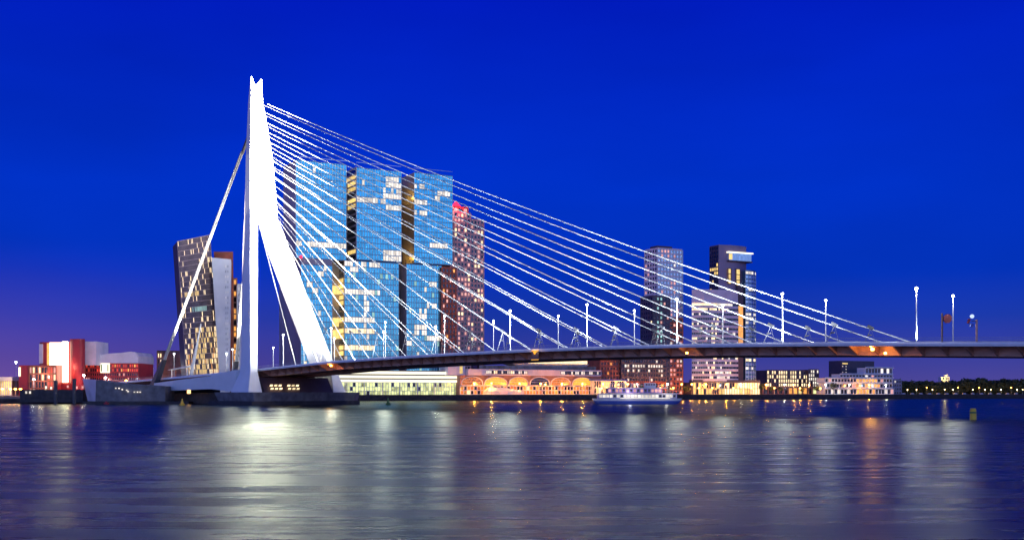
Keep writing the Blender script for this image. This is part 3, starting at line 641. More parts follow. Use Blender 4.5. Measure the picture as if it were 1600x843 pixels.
# rooftop box cantilevered to the right
u0, u1 = U(1139, v-4), U(1174, v-4)
MB().prism([P(u0, v-4), P(u1, v-4), P(u1, v+6), P(u0, v+6)], Zat(406, Y), Zat(394.5, Y)).build('control_room', M['glass2'], root)
MB().prism([P(u0, v-4.1), P(u0+3.2, v-4.1), P(u0+3.2, v-4.02), P(u0, v-4.02)], Zat(405, Y), Zat(396, Y)).build('lit_window', M['yellow'], root)
MB().prism([P(u0-.5, v-4.6), P(u1+1.5, v-4.6), P(u1+1.5, v+7), P(u0-.5, v+7)], Zat(394.4, Y), Zat(392.6, Y)).build('lit_canopy', M['bandlit'], root)
MB().prism([P(u0, v-4.3), P(u1+1, v-4.3), P(u1+1, v+6), P(u0, v+6)], Zat(408, Y), Zat(406.1, Y)).build('soffit', M['dark'], root)
# glass flank
u0, u1 = U(1162, v-3), U(1187.5, v-3); z1 = Zat(421, Y); pts = []
R_ = (u1-u0); 
for j in range(9):
    a = pi/2*j/8; pts.append(P(u0+R_*sin(a)*1.0, v-5+9*(1-cos(a))))
MB().prism(pts+[P(u1, v+18), P(u0, v+18)], QT+9, z1).build('glass_flank', M['band'], root)
for j in range(8):
    a_, b_ = pts[j], pts[j+1]
    f = Facade(root, (*a_, QT+9), (*b_, QT+9), (*a_, z1), (*b_, z1), 1, 27, 'glass2', 'band', mul=.25, band=1.2, proud=.2)
    f.light('cool', 1162, 1190, 424, 432, .6).light('cool', 1162, 1186, 487, 508, .45).light('warm', 1162, 1186, 555, 566, .8).rnd('cool', .06).done()
# dark slot with orange lift lobby
MB().prism([P(U(1153.5, v-5), v-5), P(U(1161.5, v-5), v-5), P(U(1161.5, v-5), v-2.6), P(U(1153.5, v-5), v-2.6)], QT, Zat(445, Y)).build('lift_shaft', M['darkbrn'], root)
MB().prism([P(U(1154, v-5.2), v-5.2), P(U(1161, v-5.2), v-5.2), P(U(1161, v-5.2), v-5.05), P(U(1154, v-5.2), v-5.05)], Zat(540, Y), Zat(477, Y)).build('lit_window', M['orange'], root)
# striped lower wing, slightly curved
root = thing('striped_office_wing', 'lower office block with horizontal pale and dark stripes left of the dark tower', 'building', P(U(1120, 22), 22, QT))
v = 18; x0, x1, x2 = 1081, 1120, 1153
z1 = Zat(457, 870); zb_ = Zat(593, 850)
pts = [P(U(x0, v+8), v+8), P(U(1100, v+2.5), v+2.5), P(U(x1, v), v), P(U(1138, v-.6), v-.6), P(U(x2, v), v)]
MB().prism(pts+[P(U(x2, v)+4, v+11.5), P(U(x0, v+8)+3, v+11.5)], zb_, z1).build('wall', M['pale'], root)
for k in range(4):
    a_, b_ = pts[k], pts[k+1]
    f = Facade(root, (*a_, zb_), (*b_, zb_), (*a_, Zat(474, 860)), (*b_, Zat(474, 860)), 7, 16, 'gdark', 'pale', mul=.15, band=1.9, proud=.35, individual=True, vbars=False)
    f.light('warm', 1081, 1120, 474, 484, .9).light('cool', 1120, 1145, 474, 480, .8).light('warm', 1112, 1120, 500, 600, .6).light('cool', 1120, 1140, 575, 590, .7).rnd('cool', .10).rnd('warm', .07).done()
MB().prism([P(U(x0, v+8)-.5, v+4), P(U(1188, v-6), v-6), P(U(1188, v)+2, v+14), P(U(x0, v+8)+2, v+14)], Zat(597, 850), zb_-.02).build('plinth_roof', M['dark'], root)
f = Facade(root, P(U(1083, v+5), v+5, QT+.2), P(U(1187, v-4), v-4, QT+.2), P(U(1083, v+5), v+5, Zat(597.2, 850)), P(U(1187, v-4), v-4, Zat(597.2, 850)), 26, 2, 'gdark', 'gold', mul=.5, band=.5, proud=.3)
f.light('yellow', 1080, 1110, 590, 620, .7).light('warm', 1130, 1190, 590, 620, .75).rnd('yellow', .3).done()
MB().prism([P(U(1084, v+5), v+5.3), P(U(1186, v-4), v-3.7), P(U(1186, v), v+20), P(U(1084, v+5), v+20)], QT, Zat(597.1, 850)).build('ground_floor', M['darkbrn'], root)
# ---- low lit block, white terraces, dark box
root = thing('low_office_block', 'low dark office block with a dense grid of lit windows, right of the port tower', 'building', P(U(1230, 40), 40, QT))
fs, a, b, z = block(root, 'wall', 'darkbrn', 1198, 1262, 40, 14, QT+6, pytop=578, front=dict(glass='gdark', bar='darkbrn', mul=.9, band=.9, proud=.25, fh=3.2, cw=2.4)); fs['front'].rnd('warm', .72).done()
fs, a, b, z = block(root, 'end_wing', 'darkbrn', 1263, 1279, 38, 14, QT+5, pytop=577, front=dict(glass='gdark', bar='darkbrn', mul=.7, band=.9, proud=.25, fh=3.2, cw=2.2)); fs['front'].rnd('cool', .75).done()
fs, a, b, z = block(root, 'base_wall', 'brick', 1192, 1284, 37, 20, QT, ztop=QT+5.8, front=dict(glass='gdark', bar='brick', mul=1.5, band=1.4, proud=.25, fh=5, cw=5)); fs['front'].rnd('green', .3).rnd('orange', .2).done()
root = thing('white_terraced_building', 'white building with long terraces and an orange lit centre at the pier tip', 'building', P(U(1340, 16), 16, QT))
for k, (x0, x1, ya, yb, dv) in enumerate(((1288, 1396, 617, 606.5, 0), (1291, 1394, 606, 598, 2), (1289, 1394, 597.4, 590, 1), (1312, 1394, 589.5, 584, 5), (1352, 1394, 583.5, 574, 8))):
    v = 14+dv; Yk = P(U(x0, v), v)[1]
    fs, a, b, z = block(root, 'storey', 'whitewall', x0, x1, v, 9, Zat(ya, Yk) if k else QT, pytop=yb, front=dict(glass='gdark', bar='whitewall', mul=.7, band=1.3, proud=.2, fh=20, cw=3.3))
    f = fs['front']; f.light('orange', 1338, 1380, 588, 614, .65).rnd('cool', .14).rnd('pinkw', .08).done()
    r = MB(); r.bar(P(a, v-1.8, z+1), P(b, v-1.8, z+1), .1); r.bar(P(a, v-1.8, z), P(b, v-1.8, z), .3)
    for j in range(30): r.bar(P(a+(b-a)*j/29, v-1.8, z-.1), P(a+(b-a)*j/29, v-1.8, z+1), .08)
    r.bar(P(a, v-.9, z-.08), P(b, v-.9, z-.08), 1.8, .2); r.build('terrace_rail', M['whitewall'], root)
fl = MB(); fl.tube([P(U(1394, 13), 13, QT), P(U(1394, 13), 13, Zat(573, 900))], .15, 6); fl.build('flag_pole', M['white'], root)
root = thing('dark_box_building', 'dark windowless box with a few lights at its corner behind the white terraces', 'building', P(U(1330, 60), 60, QT))
fs, a, b, z = block(root, 'wall', 'dark', 1314, 1366, 45, 14, QT, pytop=563); 
f = Facade(root, P(U(1315, 45), 44.9, Zat(592, 920)), P(U(1323, 45), 44.9, Zat(592, 920)), P(U(1315, 45), 44.9, Zat(564, 920)), P(U(1323, 45), 44.9, Zat(564, 920)), 3, 6, 'gdark', 'dark', mul=1, band=1.8, proud=.2).rnd('cool', .4).done()
MB().prism([P(U(1316, 45), 44.6), P(U(1324, 45), 44.6), P(U(1324, 45), 44.75), P(U(1316, 45), 44.75)], Zat(567.5, 920), Zat(565.5, 920)).build('lit_window', M['yellow'], root)
root = thing('grey_end_house', 'small grey house at the very tip of the pier beside the trees', 'building', P(U(1401, 20), 20, QT))
fs, a, b, z = block(root, 'wall', 'grey', 1396.5, 1408, 20, 12, QT, pytop=593, front=dict(glass='gdark', bar='grey', mul=1, band=1.4, proud=.2, fh=3.3, cw=2.4)); fs['front'].rnd('cool', .2).done()
# ---- people, bollards are too small; ferry terminal pavilion behind the boat
root = thing('glass_pavilion', 'low white framed glass pavilion with blue roof between arched hall and warehouse', 'pavilion', P(U(955, 9), 9, QT))
a, b = U(928, 9), U(978, 9)
MB().prism([P(a, 9), P(b, 9), P(b, 17), P(a, 17)], QT, Zat(594, 780)).build('wall', M['whitewall'], root)
Facade(root, P(a, 8.97, QT+.2), P(b, 8.97, QT+.2), P(a, 8.97, Zat(594.5, 780)), P(b, 8.97, Zat(594.5, 780)), 14, 2, 'gdark', 'pale', mul=.3, band=.5, proud=.2).rnd('yellow', .45).rnd('cool', .25).done()
MB().prism([P(a-1, 8), P(b+1, 8), P(b+1, 18), P(a-1, 18)], Zat(593.9, 780), Zat(592, 780)).build('roof', M['bluep'], root)

# ---- leaning office block at the left
def W2(px, Y, z): return ((px-CX)*Y/FPX, Y, z)
root = thing('leaning_office_tower', 'tall leaning office tower with brown glass front and lit lower floors', 'building', W2(315, 640, QT))
Ya, Yb = 625., 650.
zt, ztb = Zat(377, Ya), Zat(367, Yb)
a0, b0, a1, b1 = W2(293, Ya, QT), W2(347.5, Yb, QT), W2(277, Ya, zt), W2(327.5, Yb, ztb)
dv = (-9, 22, 0)
MB().loft([[a0, b0, add(b0, dv), add(a0, dv)], [a1, b1, add(b1, dv), add(a1, dv)]]).build('tower_body', M['darkbrn'], root)
f = Facade(root, a0, b0, a1, b1, 30, 30, 'gdark', 'bronze', mul=.3, band=.35, proud=.16, individual=True)
f.light('yellow', 280, 312, 456, 464, .8).light('tealw', 300, 345, 481, 487, .8).light('warm', 335, 350, 505, 600, .55).light('yellow', 306, 320, 520, 600, .6).rnd('warm', .13).rnd('yellow', .22, 0, 13).rnd('orange', .18, 0, 12).done()
bl = MB()
for k in range(9): bl.bar(W2(320-(.6*k), 630, 14+k*3.4), W2(313-(.6*k), 630, 15.4+k*3.4), .8, .8)
root2 = root
# the tapering blue-white slab and what stands behind
Yc = 641.
MB().loft([[W2(344.5, Yc, QT), W2(358.5, Yc, QT), W2(359, Yc+20, QT), W2(346, Yc+20, QT)], [W2(330.5, Yc, Zat(402, Yc)), W2(361, Yc, Zat(405, Yc)), W2(362, Yc+22, Zat(405, Yc)), W2(331, Yc+22, Zat(402, Yc))]]).build('white_slab', M['whitewall'], root)
f = Facade(root, W2(352.5, Yc-.1, QT+4), W2(357, Yc-.1, QT+4), W2(351, Yc-.1, Zat(412, Yc)), W2(358, Yc-.1, Zat(412, Yc)), 2, 24, 'gdark', 'whitewall', mul=.7, band=1.6, proud=.12).rnd('cool', .35).done()
MB().loft([[W2(349, Yc+23, QT), W2(366, Yc+23, QT), W2(368, Yc+40, QT), W2(350, Yc+40, QT)], [W2(334, Yc+23, Zat(393, Yc+23)), W2(364, Yc+23, Zat(393, Yc+23)), W2(364, Yc+40, Zat(393, Yc+23)), W2(335, Yc+40, Zat(393, Yc+23))]]).build('brown_core', M['brick2'], root)
root = thing('orange_lit_block', 'narrow block with orange lit loggias between the white slab and the pylon', 'building', W2(366, 668, QT))
MB().prism([W2(359, 668, 0)[:2], W2(370.5, 668, 0)[:2], W2(371, 690, 0)[:2], W2(359, 690, 0)[:2]], QT, Zat(434, 668)).build('wall', M['brick2'], root)
f = Facade(root, W2(359.5, 667.9, QT), W2(370, 667.9, QT), W2(359.5, 667.9, Zat(436, 668)), W2(370, 667.9, Zat(436, 668)), 2, 20, 'gdark', 'brick', mul=.6, band=.9, proud=.3).rnd('orange', .8).done()
root = thing('blue_grey_slab_block', 'slim blue grey slab with small windows just left of the pylon', 'building', W2(374, 672, QT))
MB().prism([W2(370.8, 664, 0)[:2], W2(379.5, 664, 0)[:2], W2(380, 690, 0)[:2], W2(370.8, 690, 0)[:2]], QT, Zat(443, 664)).build('wall', M['whitewall'], root)
f = Facade(root, W2(371.5, 663.9, QT), W2(379, 663.9, QT), W2(371.5, 663.9, Zat(446, 664)), W2(379, 663.9, Zat(446, 664)), 2, 18, 'gdark', 'whitewall', mul=1, band=1.9, proud=.12).rnd('cool', .2).done()
root = thing('brown_low_block', 'square brown brick block behind the foot of the left stay', 'building', W2(267, 700, QT))
MB().prism([W2(245, 700, 0)[:2], W2(289, 706, 0)[:2], W2(289, 730, 0)[:2], W2(245, 730, 0)[:2]], QT, Zat(547, 700)).build('wall', M['brick'], root)
f = Facade(root, W2(246, 699.8, QT), W2(253, 700.8, QT), W2(246, 699.8, Zat(550, 700)), W2(253, 700.8, Zat(550, 700)), 2, 7, 'gdark', 'brick', mul=.8, band=1.4, proud=.2).rnd('warm', .3).done()
root = thing('small_white_house', 'small white block between the theatre and the brown brick block', 'building', W2(234, 690, QT))
MB().prism([W2(229, 690, 0)[:2], W2(240, 690, 0)[:2], W2(240, 700, 0)[:2], W2(229, 700, 0)[:2]], QT, Zat(574, 690)).build('wall', M['pale'], root)
# white bascule mast and canopy
root = thing('leaning_white_mast', 'slender white mast leaning right in front of the brown glass tower', 'mast', B(-66, 8, ZD(-66)))
s = sAt(297, 9)
MB().tube([B(s, 9, ZD(s)), lerp(B(s, 9, ZD(s)), (((314-CX)*548/FPX), 548, Zat(506, 548)), 1)], [1.1, .25], 6).build('mast', M['white'], root)
root = thing('white_canopy', 'low white winged canopy left of the leaning mast', 'canopy', B(sAt(278, 6), 6, ZD(-80)))
c0, c1 = B(sAt(262, 4), 4, 16.2), B(sAt(292, 4), 4, 17.2)
MB().loft([[c0, add(c0, (1, 4, 0)), add(c1, (1, 4, .3)), c1], [add(c0, (0, 0, .2)), add(c0, (1, 4, .2)), add(c1, (1, 4, .9)), add(c1, (0, 0, .9))]]).build('roof', M['whitewall'], root)
for q_ in (.1, .9): p = lerp(c0, c1, q_); MB().tube([(p[0]+.5, p[1]+2, 11), (p[0]+.5, p[1]+2, p[2]+.2)], .25, 6).build('column', M['white'], root)
plight('canopy_light', root, (c0[0]+6, c0[1]-2, 14.5), (1, .8, .5), 500, .3)
# ---- red theatre
root = thing('red_theatre', 'red theatre with a glowing white slot and a rounded red tower at the left', 'theatre', W2(100, 590, QT))
Yt = 590.; zt = Zat(531, Yt)
def wq(x0, x1, Y, y0, y1, name, m, th=.3): return MB().box((x0-CX)*Y/FPX, (x1-CX)*Y/FPX, Y, Y+th, Zat(y1, Y), Zat(y0, Y)).build(name, M[m], root)
MB().prism([W2(62, Yt+2, 0)[:2], W2(66, Yt, 0)[:2], W2(109, Yt-2, 0)[:2], W2(109, Yt+25, 0)[:2], W2(62, Yt+25, 0)[:2]], QT, zt-1).build('stage_tower', M['red'], root)
wq(61, 67, Yt-.4, 537, 567, 'white_corner', 'pale')
cyl = [W2(109+12*(1-cos(pi*j/10)), Yt-2-4.0*sin(pi*j/10), 0)[:2] for j in range(11)]
MB().prism(cyl+[W2(133, Yt+20, 0)[:2], W2(109, Yt+20, 0)[:2]], QT, zt+.4).build('rounded_tower', M['red'], root)
wq(133.2, 150, Yt+2, 533, 570, 'white_wing', 'pale', 18)
wl = MB().box((80-CX)*Yt/FPX, (100-CX)*Yt/FPX, Yt-2.2, Yt-2.0, Zat(570, Yt), Zat(535, Yt)).build('lit_window', mat('lit_foyer', (.1, .1, .1), emit=(1, .85, .6), estr=4.5), root)
MB().box((76-CX)*Yt/FPX, (80-CX)*Yt/FPX, Yt-2.15, Yt-1.95, Zat(570, Yt), Zat(536, Yt)).build('lit_window', M['orange'], root)
MB().box((100.2-CX)*Yt/FPX, (109-CX)*Yt/FPX, Yt-2.6, Yt-2.1, Zat(597, Yt), Zat(533.5, Yt)).build('lit_slot', mat('lit_slot_white', (.1, .1, .1), emit=(1, .90, .62), estr=6), root)
MB().box((45-CX)*Yt/FPX, (99-CX)*Yt/FPX, Yt-12, Yt-2.7, QT, Zat(571, Yt)).build('foyer', M['red'], root)
f = Facade(root, W2(46, Yt-12.1, QT), W2(88, Yt-12.1, QT), W2(46, Yt-12.1, Zat(573, Yt)), W2(88, Yt-12.1, Zat(573, Yt)), 9, 4, 'gdark', 'brick2', mul=.5, band=.8, proud=.3).rnd('pinkw', .3).rnd('warm', .3).done()
MB().box((90-CX)*Yt/FPX, (98-CX)*Yt/FPX, Yt-12.2, Yt-12.05, QT+.5, Zat(574, Yt)).build('lit_window', M['redl'], root)
MB().box((45-CX)*Yt/FPX, (48-CX)*Yt/FPX, Yt-12.4, Yt-12.05, Zat(588, Yt), Zat(574, Yt)).build('lit_window', M['bandlit'], root)
plight('forecourt_light', root, W2(64, Yt-17, 13), (1, .75, .5), 2500, .4); plight('red_light', root, W2(118, Yt-14, 12), (1, .25, .15), 2500, .4)
plight('slot_light', root, W2(104, Yt-8, 18), (1, .8, .5), 1500, .6)
root = thing('curved_roof_hall', 'low hall with a pale curved roof and red lit front right of the theatre tower', 'building', W2(180, 600, QT))
Yh = 600.
MB().box((133-CX)*Yh/FPX, (217-CX)*Yh/FPX, Yh, Yh+24, QT, Zat(567, Yh)).build('wall', M['red'], root)
rr = []
for y_ in (Yh-1.5, Yh+25):
    rr.append([((x-CX)*Yh/FPX, y_, Zat(y, Yh)) for x, y in ((150, 567), (150, 555), (170, 552), (190, 551), (206, 549), (213, 550), (217, 556), (217, 567))])
MB().loft(rr).build('curved_roof', M['pale'], root)
f = Facade(root, W2(134, Yh-.1, Zat(595, Yh)), W2(216, Yh-.1, Zat(595, Yh)), W2(134, Yh-.1, Zat(567.5, Yh)), W2(216, Yh-.1, Zat(567.5, Yh)), 24, 4, 'gdark', 'red', mul=.5, band=.9, proud=.2)
f.light('redl', 176, 216, 566, 582, .85).light('redl', 134, 157, 570, 582, .6).light('orange', 176, 216, 566, 582, .2).rnd('pinkw', .06).done()
MB().box((158-CX)*Yh/FPX, (172-CX)*Yh/FPX, Yh-1.2, Yh-.5, Zat(582, Yh), Zat(566, Yh)).build('lit_window', M['bandlit'], root)
for x in (160, 170): MB().box((x-.8-CX)*Yh/FPX, (x+.8-CX)*Yh/FPX, Yh-1.4, Yh-1.25, Zat(580, Yh), Zat(569, Yh)).build('green_post', M['greenp'], root)
# ---- lit low hall at far left
root = thing('lit_canopy_hall', 'low warm lit hall with a flat pale roof at the left edge of the photo', 'building', W2(5, 620, QT))
MB().box((-40-CX)*620/FPX, (22-CX)*620/FPX, 618, 640, Zat(594, 620), Zat(588.5, 620)).build('flat_roof', M['pale'], root)
MB().box((-40-CX)*620/FPX, (18-CX)*620/FPX, 621, 638, QT, Zat(594.1, 620)).build('wall', M['brick'], root)
Facade(root, W2(-38, 620.8, QT), W2(18, 620.8, QT), W2(-38, 620.8, Zat(594.5, 620)), W2(18, 620.8, Zat(594.5, 620)), 18, 2, 'gdark', 'pale', mul=.4, band=.5, proud=.2).rnd('yellow', .8).rnd('warm', .9).done()
plight('hall_light', root, W2(10, 612, 9), (1, .7, .35), 2500, .6)

# ------------------------------------------------------------------ left quay, pier with prow, piles
MB().box(W2(-60, 528, 0)[0], W2(262, 528, 0)[0], 528, 531, -3, 2.2).build('left_quay_wall', M['quay'], kind='structure')
root = thing('dark_landing_stage', 'long dark landing stage with railings under the red theatre', 'jetty', W2(90, 522, 0))
MB().box(W2(34, 522, 0)[0], W2(132, 522, 0)[0], 520, 527, .6, 6.4).build('stage_wall', M['dconcrete'], root)
lw = MB()
for k in range(26):
    x = W2(36+k*3.7, 519.6, 0)[0]; lw.bar((x, 519.7, 1), (x, 519.7, 8.2), .22)
for z in (7.3, 8.2, 3.2): lw.bar((W2(34, 519.7, 0)[0], 519.7, z), (W2(132, 519.7, 0)[0], 519.7, z), .14)
lw.build('railing', M['dsteel'], root)
for x, z, mt in ((72, 6.9, 'cool'), (80, 6.6, 'cool'), (106, 7.2, 'pinkw'), (120, 6.8, 'pinkw'), (129, 6.9, 'pinkw'), (41, 4.6, 'cool'), (47, 4.6, 'cool')):
    MB().box(W2(x-1.3, 519.4, 0)[0], W2(x+1.3, 519.4, 0)[0], 519.2, 519.5, z, z+1.1).build('deck_light', M[mt], root)
for k, (x, yt) in enumerate(((87, 596), (116, 593))):
    o = thing('mooring_pile', 'dark mooring pile, %s of the two before the theatre' % ('left' if k == 0 else 'right'), 'mooring pile', W2(x, 505, 0), 'mooring piles before the theatre')
    MB().tube([W2(x, 505, -3), W2(x, 505, Zat(yt, 505))], .75, 10).build('pile', M['dsteel'], o)
    MB().tube([W2(x, 505, Zat(yt, 505)), W2(x, 505, Zat(yt, 505)+.5)], [.95, .6], 10).build('cap', M['dsteel'], o)
    if k == 0: MB().tube([W2(x, 505, Zat(yt, 505)+.5), W2(x, 505, Zat(yt, 505)+4)], .1, 5).build('spike', M['dsteel'], o)
root = thing('prow_shaped_pier', 'dark grey pier with a pale pointed prow left of the pylon', 'pier', W2(190, 512, 0))
Yq = 510.
sh = [(129, 591, 10), (150, 593, 0), (190, 599, -3), (258, 603, -3)]
top = [W2(x, Yq+dy, Zat(y, Yq)) for x, y, dy in sh]; bot = [W2(x, Yq+dy, 1.2) for x, y, dy in ((137, 0, 10), (149, 0, 1), (190, 0, -2), (258, 0, -2))]
for k in range(3):
    nm, m = ('prow_face', 'pale') if k == 0 else ('side_wall', 'concrete')
    q0, q1, q2, q3 = bot[k], bot[k+1], top[k+1], top[k]
    MB().loft([[q0, q1, q2, q3], [add(p, (.6, 12 if k else 3, 0)) for p in (q0, q1, q2, q3)]]).build(nm, M[m], root)
MB().box(W2(137, 512, 0)[0], W2(300, 512, 0)[0], 506.2, 524, -3, 1.15).build('footing', M['dconcrete'], root)
for x, y in ((181, 606), (186, 606), (191, 608), (198, 609), (200, 611), (210, 612), (215, 612), (219, 612)):
    p = W2(x, 506.9, Zat(y, 507)); MB().box(p[0]-.3, p[0]+.3, 506.7, 507.0, p[2]-.25, p[2]+.25).build('wall_light', M['cool'], root)
root = thing('rear_abutment', 'dark low concrete abutment under the left part of the bridge', 'pier', B(-60, 0, 0))
MB().prism([B(-100, -15, 0)[:2], B(-24, -15, 0)[:2], B(-24, 17, 0)[:2], B(-100, 17, 0)[:2]], -3, 4.8).build('wall', M['dconcrete'], root)
MB().prism([B(-98, -12, 0)[:2], B(-84, -12, 0)[:2], B(-84, 14, 0)[:2], B(-98, 14, 0)[:2]], 4.82, 10.4).build('wall', M['dconcrete'], root)
p = B(-54, -18, 6.2)
o = thing('orange_pier_lamp', 'small square orange lamp hanging under the white beam left of the pylon', 'lamp', p)
MB().box(p[0]-.7, p[0]+.7, p[1]-2.6, p[1]-2.0, p[2]-1.6, p[2]+.3).build('lamp_box', mat('lamp_box_orange', (.5, .3, .1), emit=(1, .55, .22), estr=2.5), o)
plight('bulb', o, (p[0], p[1]-3, p[2]-.7), (1, .5, .2), 60, .2)

# ------------------------------------------------------------------ buoys and marks
def buoy(label, px, Y, h, m, shape='cone'):
    o = thing('buoy', label, 'buoy', W2(px, Y, 0)); b = W2(px, Y, 0)
    if shape == 'cone':
        MB().tube([add(b, (0, 0, -.4)), add(b, (0, 0, .7))], [1.0, 1.1], 12).build('float', M[m], o)
        MB().tube([add(b, (0, 0, .7)), add(b, (0, 0, h*.8))], [.7, .25], 10).build('tower', M[m], o)
        MB().tube([add(b, (0, 0, h*.8)), add(b, (0, 0, h))], [.35, .1], 8).build('topmark', M[m], o)
    else:
        MB().tube([add(b, (0, 0, -.5)), add(b, (0, 0, h*.85)), add(b, (0, 0, h))], [.62, .58, .45], 14).build('post', M[m], o)
        MB().tube([add(b, (0, 0, h*.55)), add(b, (0, 0, h*.7))], .64, 14).build('band', M['greenp'], o)
buoy('yellow green cone buoy in front of the white beam left of the pylon', 284.5, 452, 2.7, 'yellowp')
buoy('slim green buoy in front of the lit glass hall', 606.5, 470, 3.0, 'greenp')
buoy('thick yellow post buoy in the river at the lower right', 1520.5, 213, 2.1, 'yellowp', 'post')
buoy('small orange buoy beside the prow shaped pier', 166, 490, 1.4, 'redp')

# ------------------------------------------------------------------ passenger boat
root = thing('passenger_boat', 'white and violet passenger boat passing below the bridge deck', 'boat', W2(995, 500, 0))
Yb_ = 500.; x0, x1 = W2(925, Yb_, 0)[0], W2(1066, Yb_, 0)[0]; Ln = x1-x0; xc = (x0+x1)/2
def hull_ring(z, k, w):
    pts = []
    for j in range(24):
        a = 2*pi*j/24; cx_, sy = cos(a), sin(a)
        ex = math.copysign(abs(cx_)**.75, cx_); ey = math.copysign(abs(sy)**.6, sy)
        pts.append((xc+k*Ln/2*ex, Yb_+w*ey, z))
    return pts
MB().loft([hull_ring(-.5, .88, 3.4), hull_ring(.9, .95, 3.9), hull_ring(1.5, .97, 4.0)]).build('hull', M['bluep'], root)
MB().loft([hull_ring(1.5, .975, 4.05), hull_ring(2.5, 1.0, 4.2)]).build('hull_band', M['whitewall'], root)
def decklevel(name, a, b, z0, z1, m, w): return MB().box(xc+a*Ln, xc+b*Ln, Yb_-w, Yb_+w, z0, z1).build(name, M[m], root)
decklevel('lower_saloon', -.44, .43, 2.52, 4.5, 'purple', 3.5)
decklevel('lower_deck_edge', -.47, .46, 4.52, 4.8, 'whitewall', 4.0)
decklevel('upper_saloon', -.34, .27, 4.82, 6.9, 'redp', 3.2)
decklevel('upper_deck_edge', -.37, .32, 6.92, 7.2, 'whitewall', 3.7)
decklevel('wheelhouse', .08, .2, 7.22, 9.3, 'whitewall', 2.2)
decklevel('sun_canopy', -.3, .02, 8.9, 9.1, 'whitewall', 3.0)
for k in range(5): decklevel('canopy_post', -.3+k*.078, -.297+k*.078, 7.2, 8.9, 'white', 2.6)
Facade(root, (xc-.43*Ln, Yb_-3.52, 2.8), (xc+.42*Ln, Yb_-3.52, 2.8), (xc-.43*Ln, Yb_-3.52, 4.3), (xc+.42*Ln, Yb_-3.52, 4.3), 22, 1, 'gdark', 'whitewall', mul=.35, band=.3, proud=.08).rnd('cool', .75).done()
Facade(root, (xc-.33*Ln, Yb_-3.22, 5.1), (xc+.26*Ln, Yb_-3.22, 5.1), (xc-.33*Ln, Yb_-3.22, 6.7), (xc+.26*Ln, Yb_-3.22, 6.7), 15, 1, 'gdark', 'purple', mul=.4, band=.3, proud=.08).rnd('pinkw', .8).done()
Facade(root, (xc+.085*Ln, Yb_-2.22, 8), (xc+.195*Ln, Yb_-2.22, 8), (xc+.085*Ln, Yb_-2.22, 9), (xc+.195*Ln, Yb_-2.22, 9), 4, 1, 'gdark', 'whitewall', mul=.2, band=.2, proud=.05).done()
MB().tube([(xc+.14*Ln, Yb_, 9.3), (xc+.14*Ln, Yb_, 12)], .08, 5).build('mast', M['white'], root)
rl = MB()
for z, a, b, w in ((5.8, -.46, .45, 3.9), (8.2, -.36, .31, 3.6)):
    rl.bar((xc+a*Ln, Yb_-w, z), (xc+b*Ln, Yb_-w, z), .07)
    for j in range(26): x = xc+(a+(b-a)*j/25)*Ln; rl.bar((x, Yb_-w, z-1), (x, Yb_-w, z), .05)
rl.build('railing', M['white'], root)
MB().bar((xc-.2*Ln, Yb_-4.3, 2.6), (xc+.35*Ln, Yb_-4.3, 2.6), .12, .12).build('strip_light', M['bandlit'], root)
plight('deck_light', root, (xc-.1*Ln, Yb_-7, 5.5), (.85, .75, 1), 500, .5); plight('deck_light', root, (xc+.3*Ln, Yb_-7, 5.5), (1, .85, .9), 350, .5)

# ------------------------------------------------------------------ quay lamps
proto = {}
def quay_lamp(label, base, h, kind, group, pw):
    key = (kind, h, pw)
    if key not in proto:
        m, col = {'o': ('lampo', (1, .36, .04)), 'w': ('lampw', (1, .9, .8)), 'y': ('lampy', (1, .68, .25))}[kind]
        o = thing('quay_lamp', label, 'street lamp', base, group)
        MB().tube([base, add(base, (0, 0, h))], [.12, .07], 5).build('pole', M['steel'], o)
        MB().tube([add(base, (0, 0, h)), add(base, (0, 0, h+.35)), add(base, (0, 0, h+.7))], [.3, .72, .2], 8).build('lamp_glass', M[m], o)  # glass drawn oversized to imitate the glow around the lamp
        plight('bulb', o, add(base, (0, -.9, h-.2)), col, pw, .3); proto[key] = o; return o
    c = copy_tree(proto[key], base); c['label'] = label; c['group'] = group; return c
ol = [(741, 'o'), (768, 'o'), (812, 'o'), (845, 'o'), (878, 'o'), (910, 'o'), (942, 'o'), (981, 'o'), (996, 'w'), (1021, 'o'), (1043, 'w'), (1065, 'o'), (1081, 'o'), (1103, 'o'), (1135, 'o'), (1157, 'w'), (1197, 'o'), (1226, 'w'), (1240, 'o'), (1264, 'o'), (1290, 'w'), (1327, 'w'), (1358, 'o'), (1384, 'w')]
near = ['before the arched hall'] * 6+['beside the glass pavilion', 'before the brick warehouse', 'before the brick warehouse', 'before the brick warehouse', 'before the pale slender tower', 'before the pale slender tower', 'before the striped office', 'before the striped office', 'before the striped office', 'before the dark port tower', 'before the low office block', 'before the low office block', 'before the low office block', 'before the low office block', 'before the white terraces', 'before the white terraces', 'before the white terraces', 'before the white terraces']
cnt = {}
for (px, kd), nr in zip(ol, near):
    cnt[nr] = cnt.get(nr, 0)+1
    v = 3.5; quay_lamp('%s quay lamp %s, %s there from the left' % ('orange' if kd == 'o' else 'white', nr, ORD[cnt[nr]-1]), P(U(px, v), v, QT), 7.2, kd, 'lamps along the pier quay', 7500 if kd == 'o' else 1800)
for k, px in enumerate((1418, 1432, 1448, 1457, 1476, 1489, 1497, 1520, 1530, 1539, 1548, 1564, 1580, 1589, 1598)):
    big = px in (1448, 1497, 1530, 1580)
    Yf = 1416.; quay_lamp('yellow lamp below the dark far wood, %s from the left' % ORD[k], W2(px, Yf, 3), 5.5 if not big else 8.0, 'y' if not big else 'o', 'lamps along the far bank', 1500 if not big else 6000)
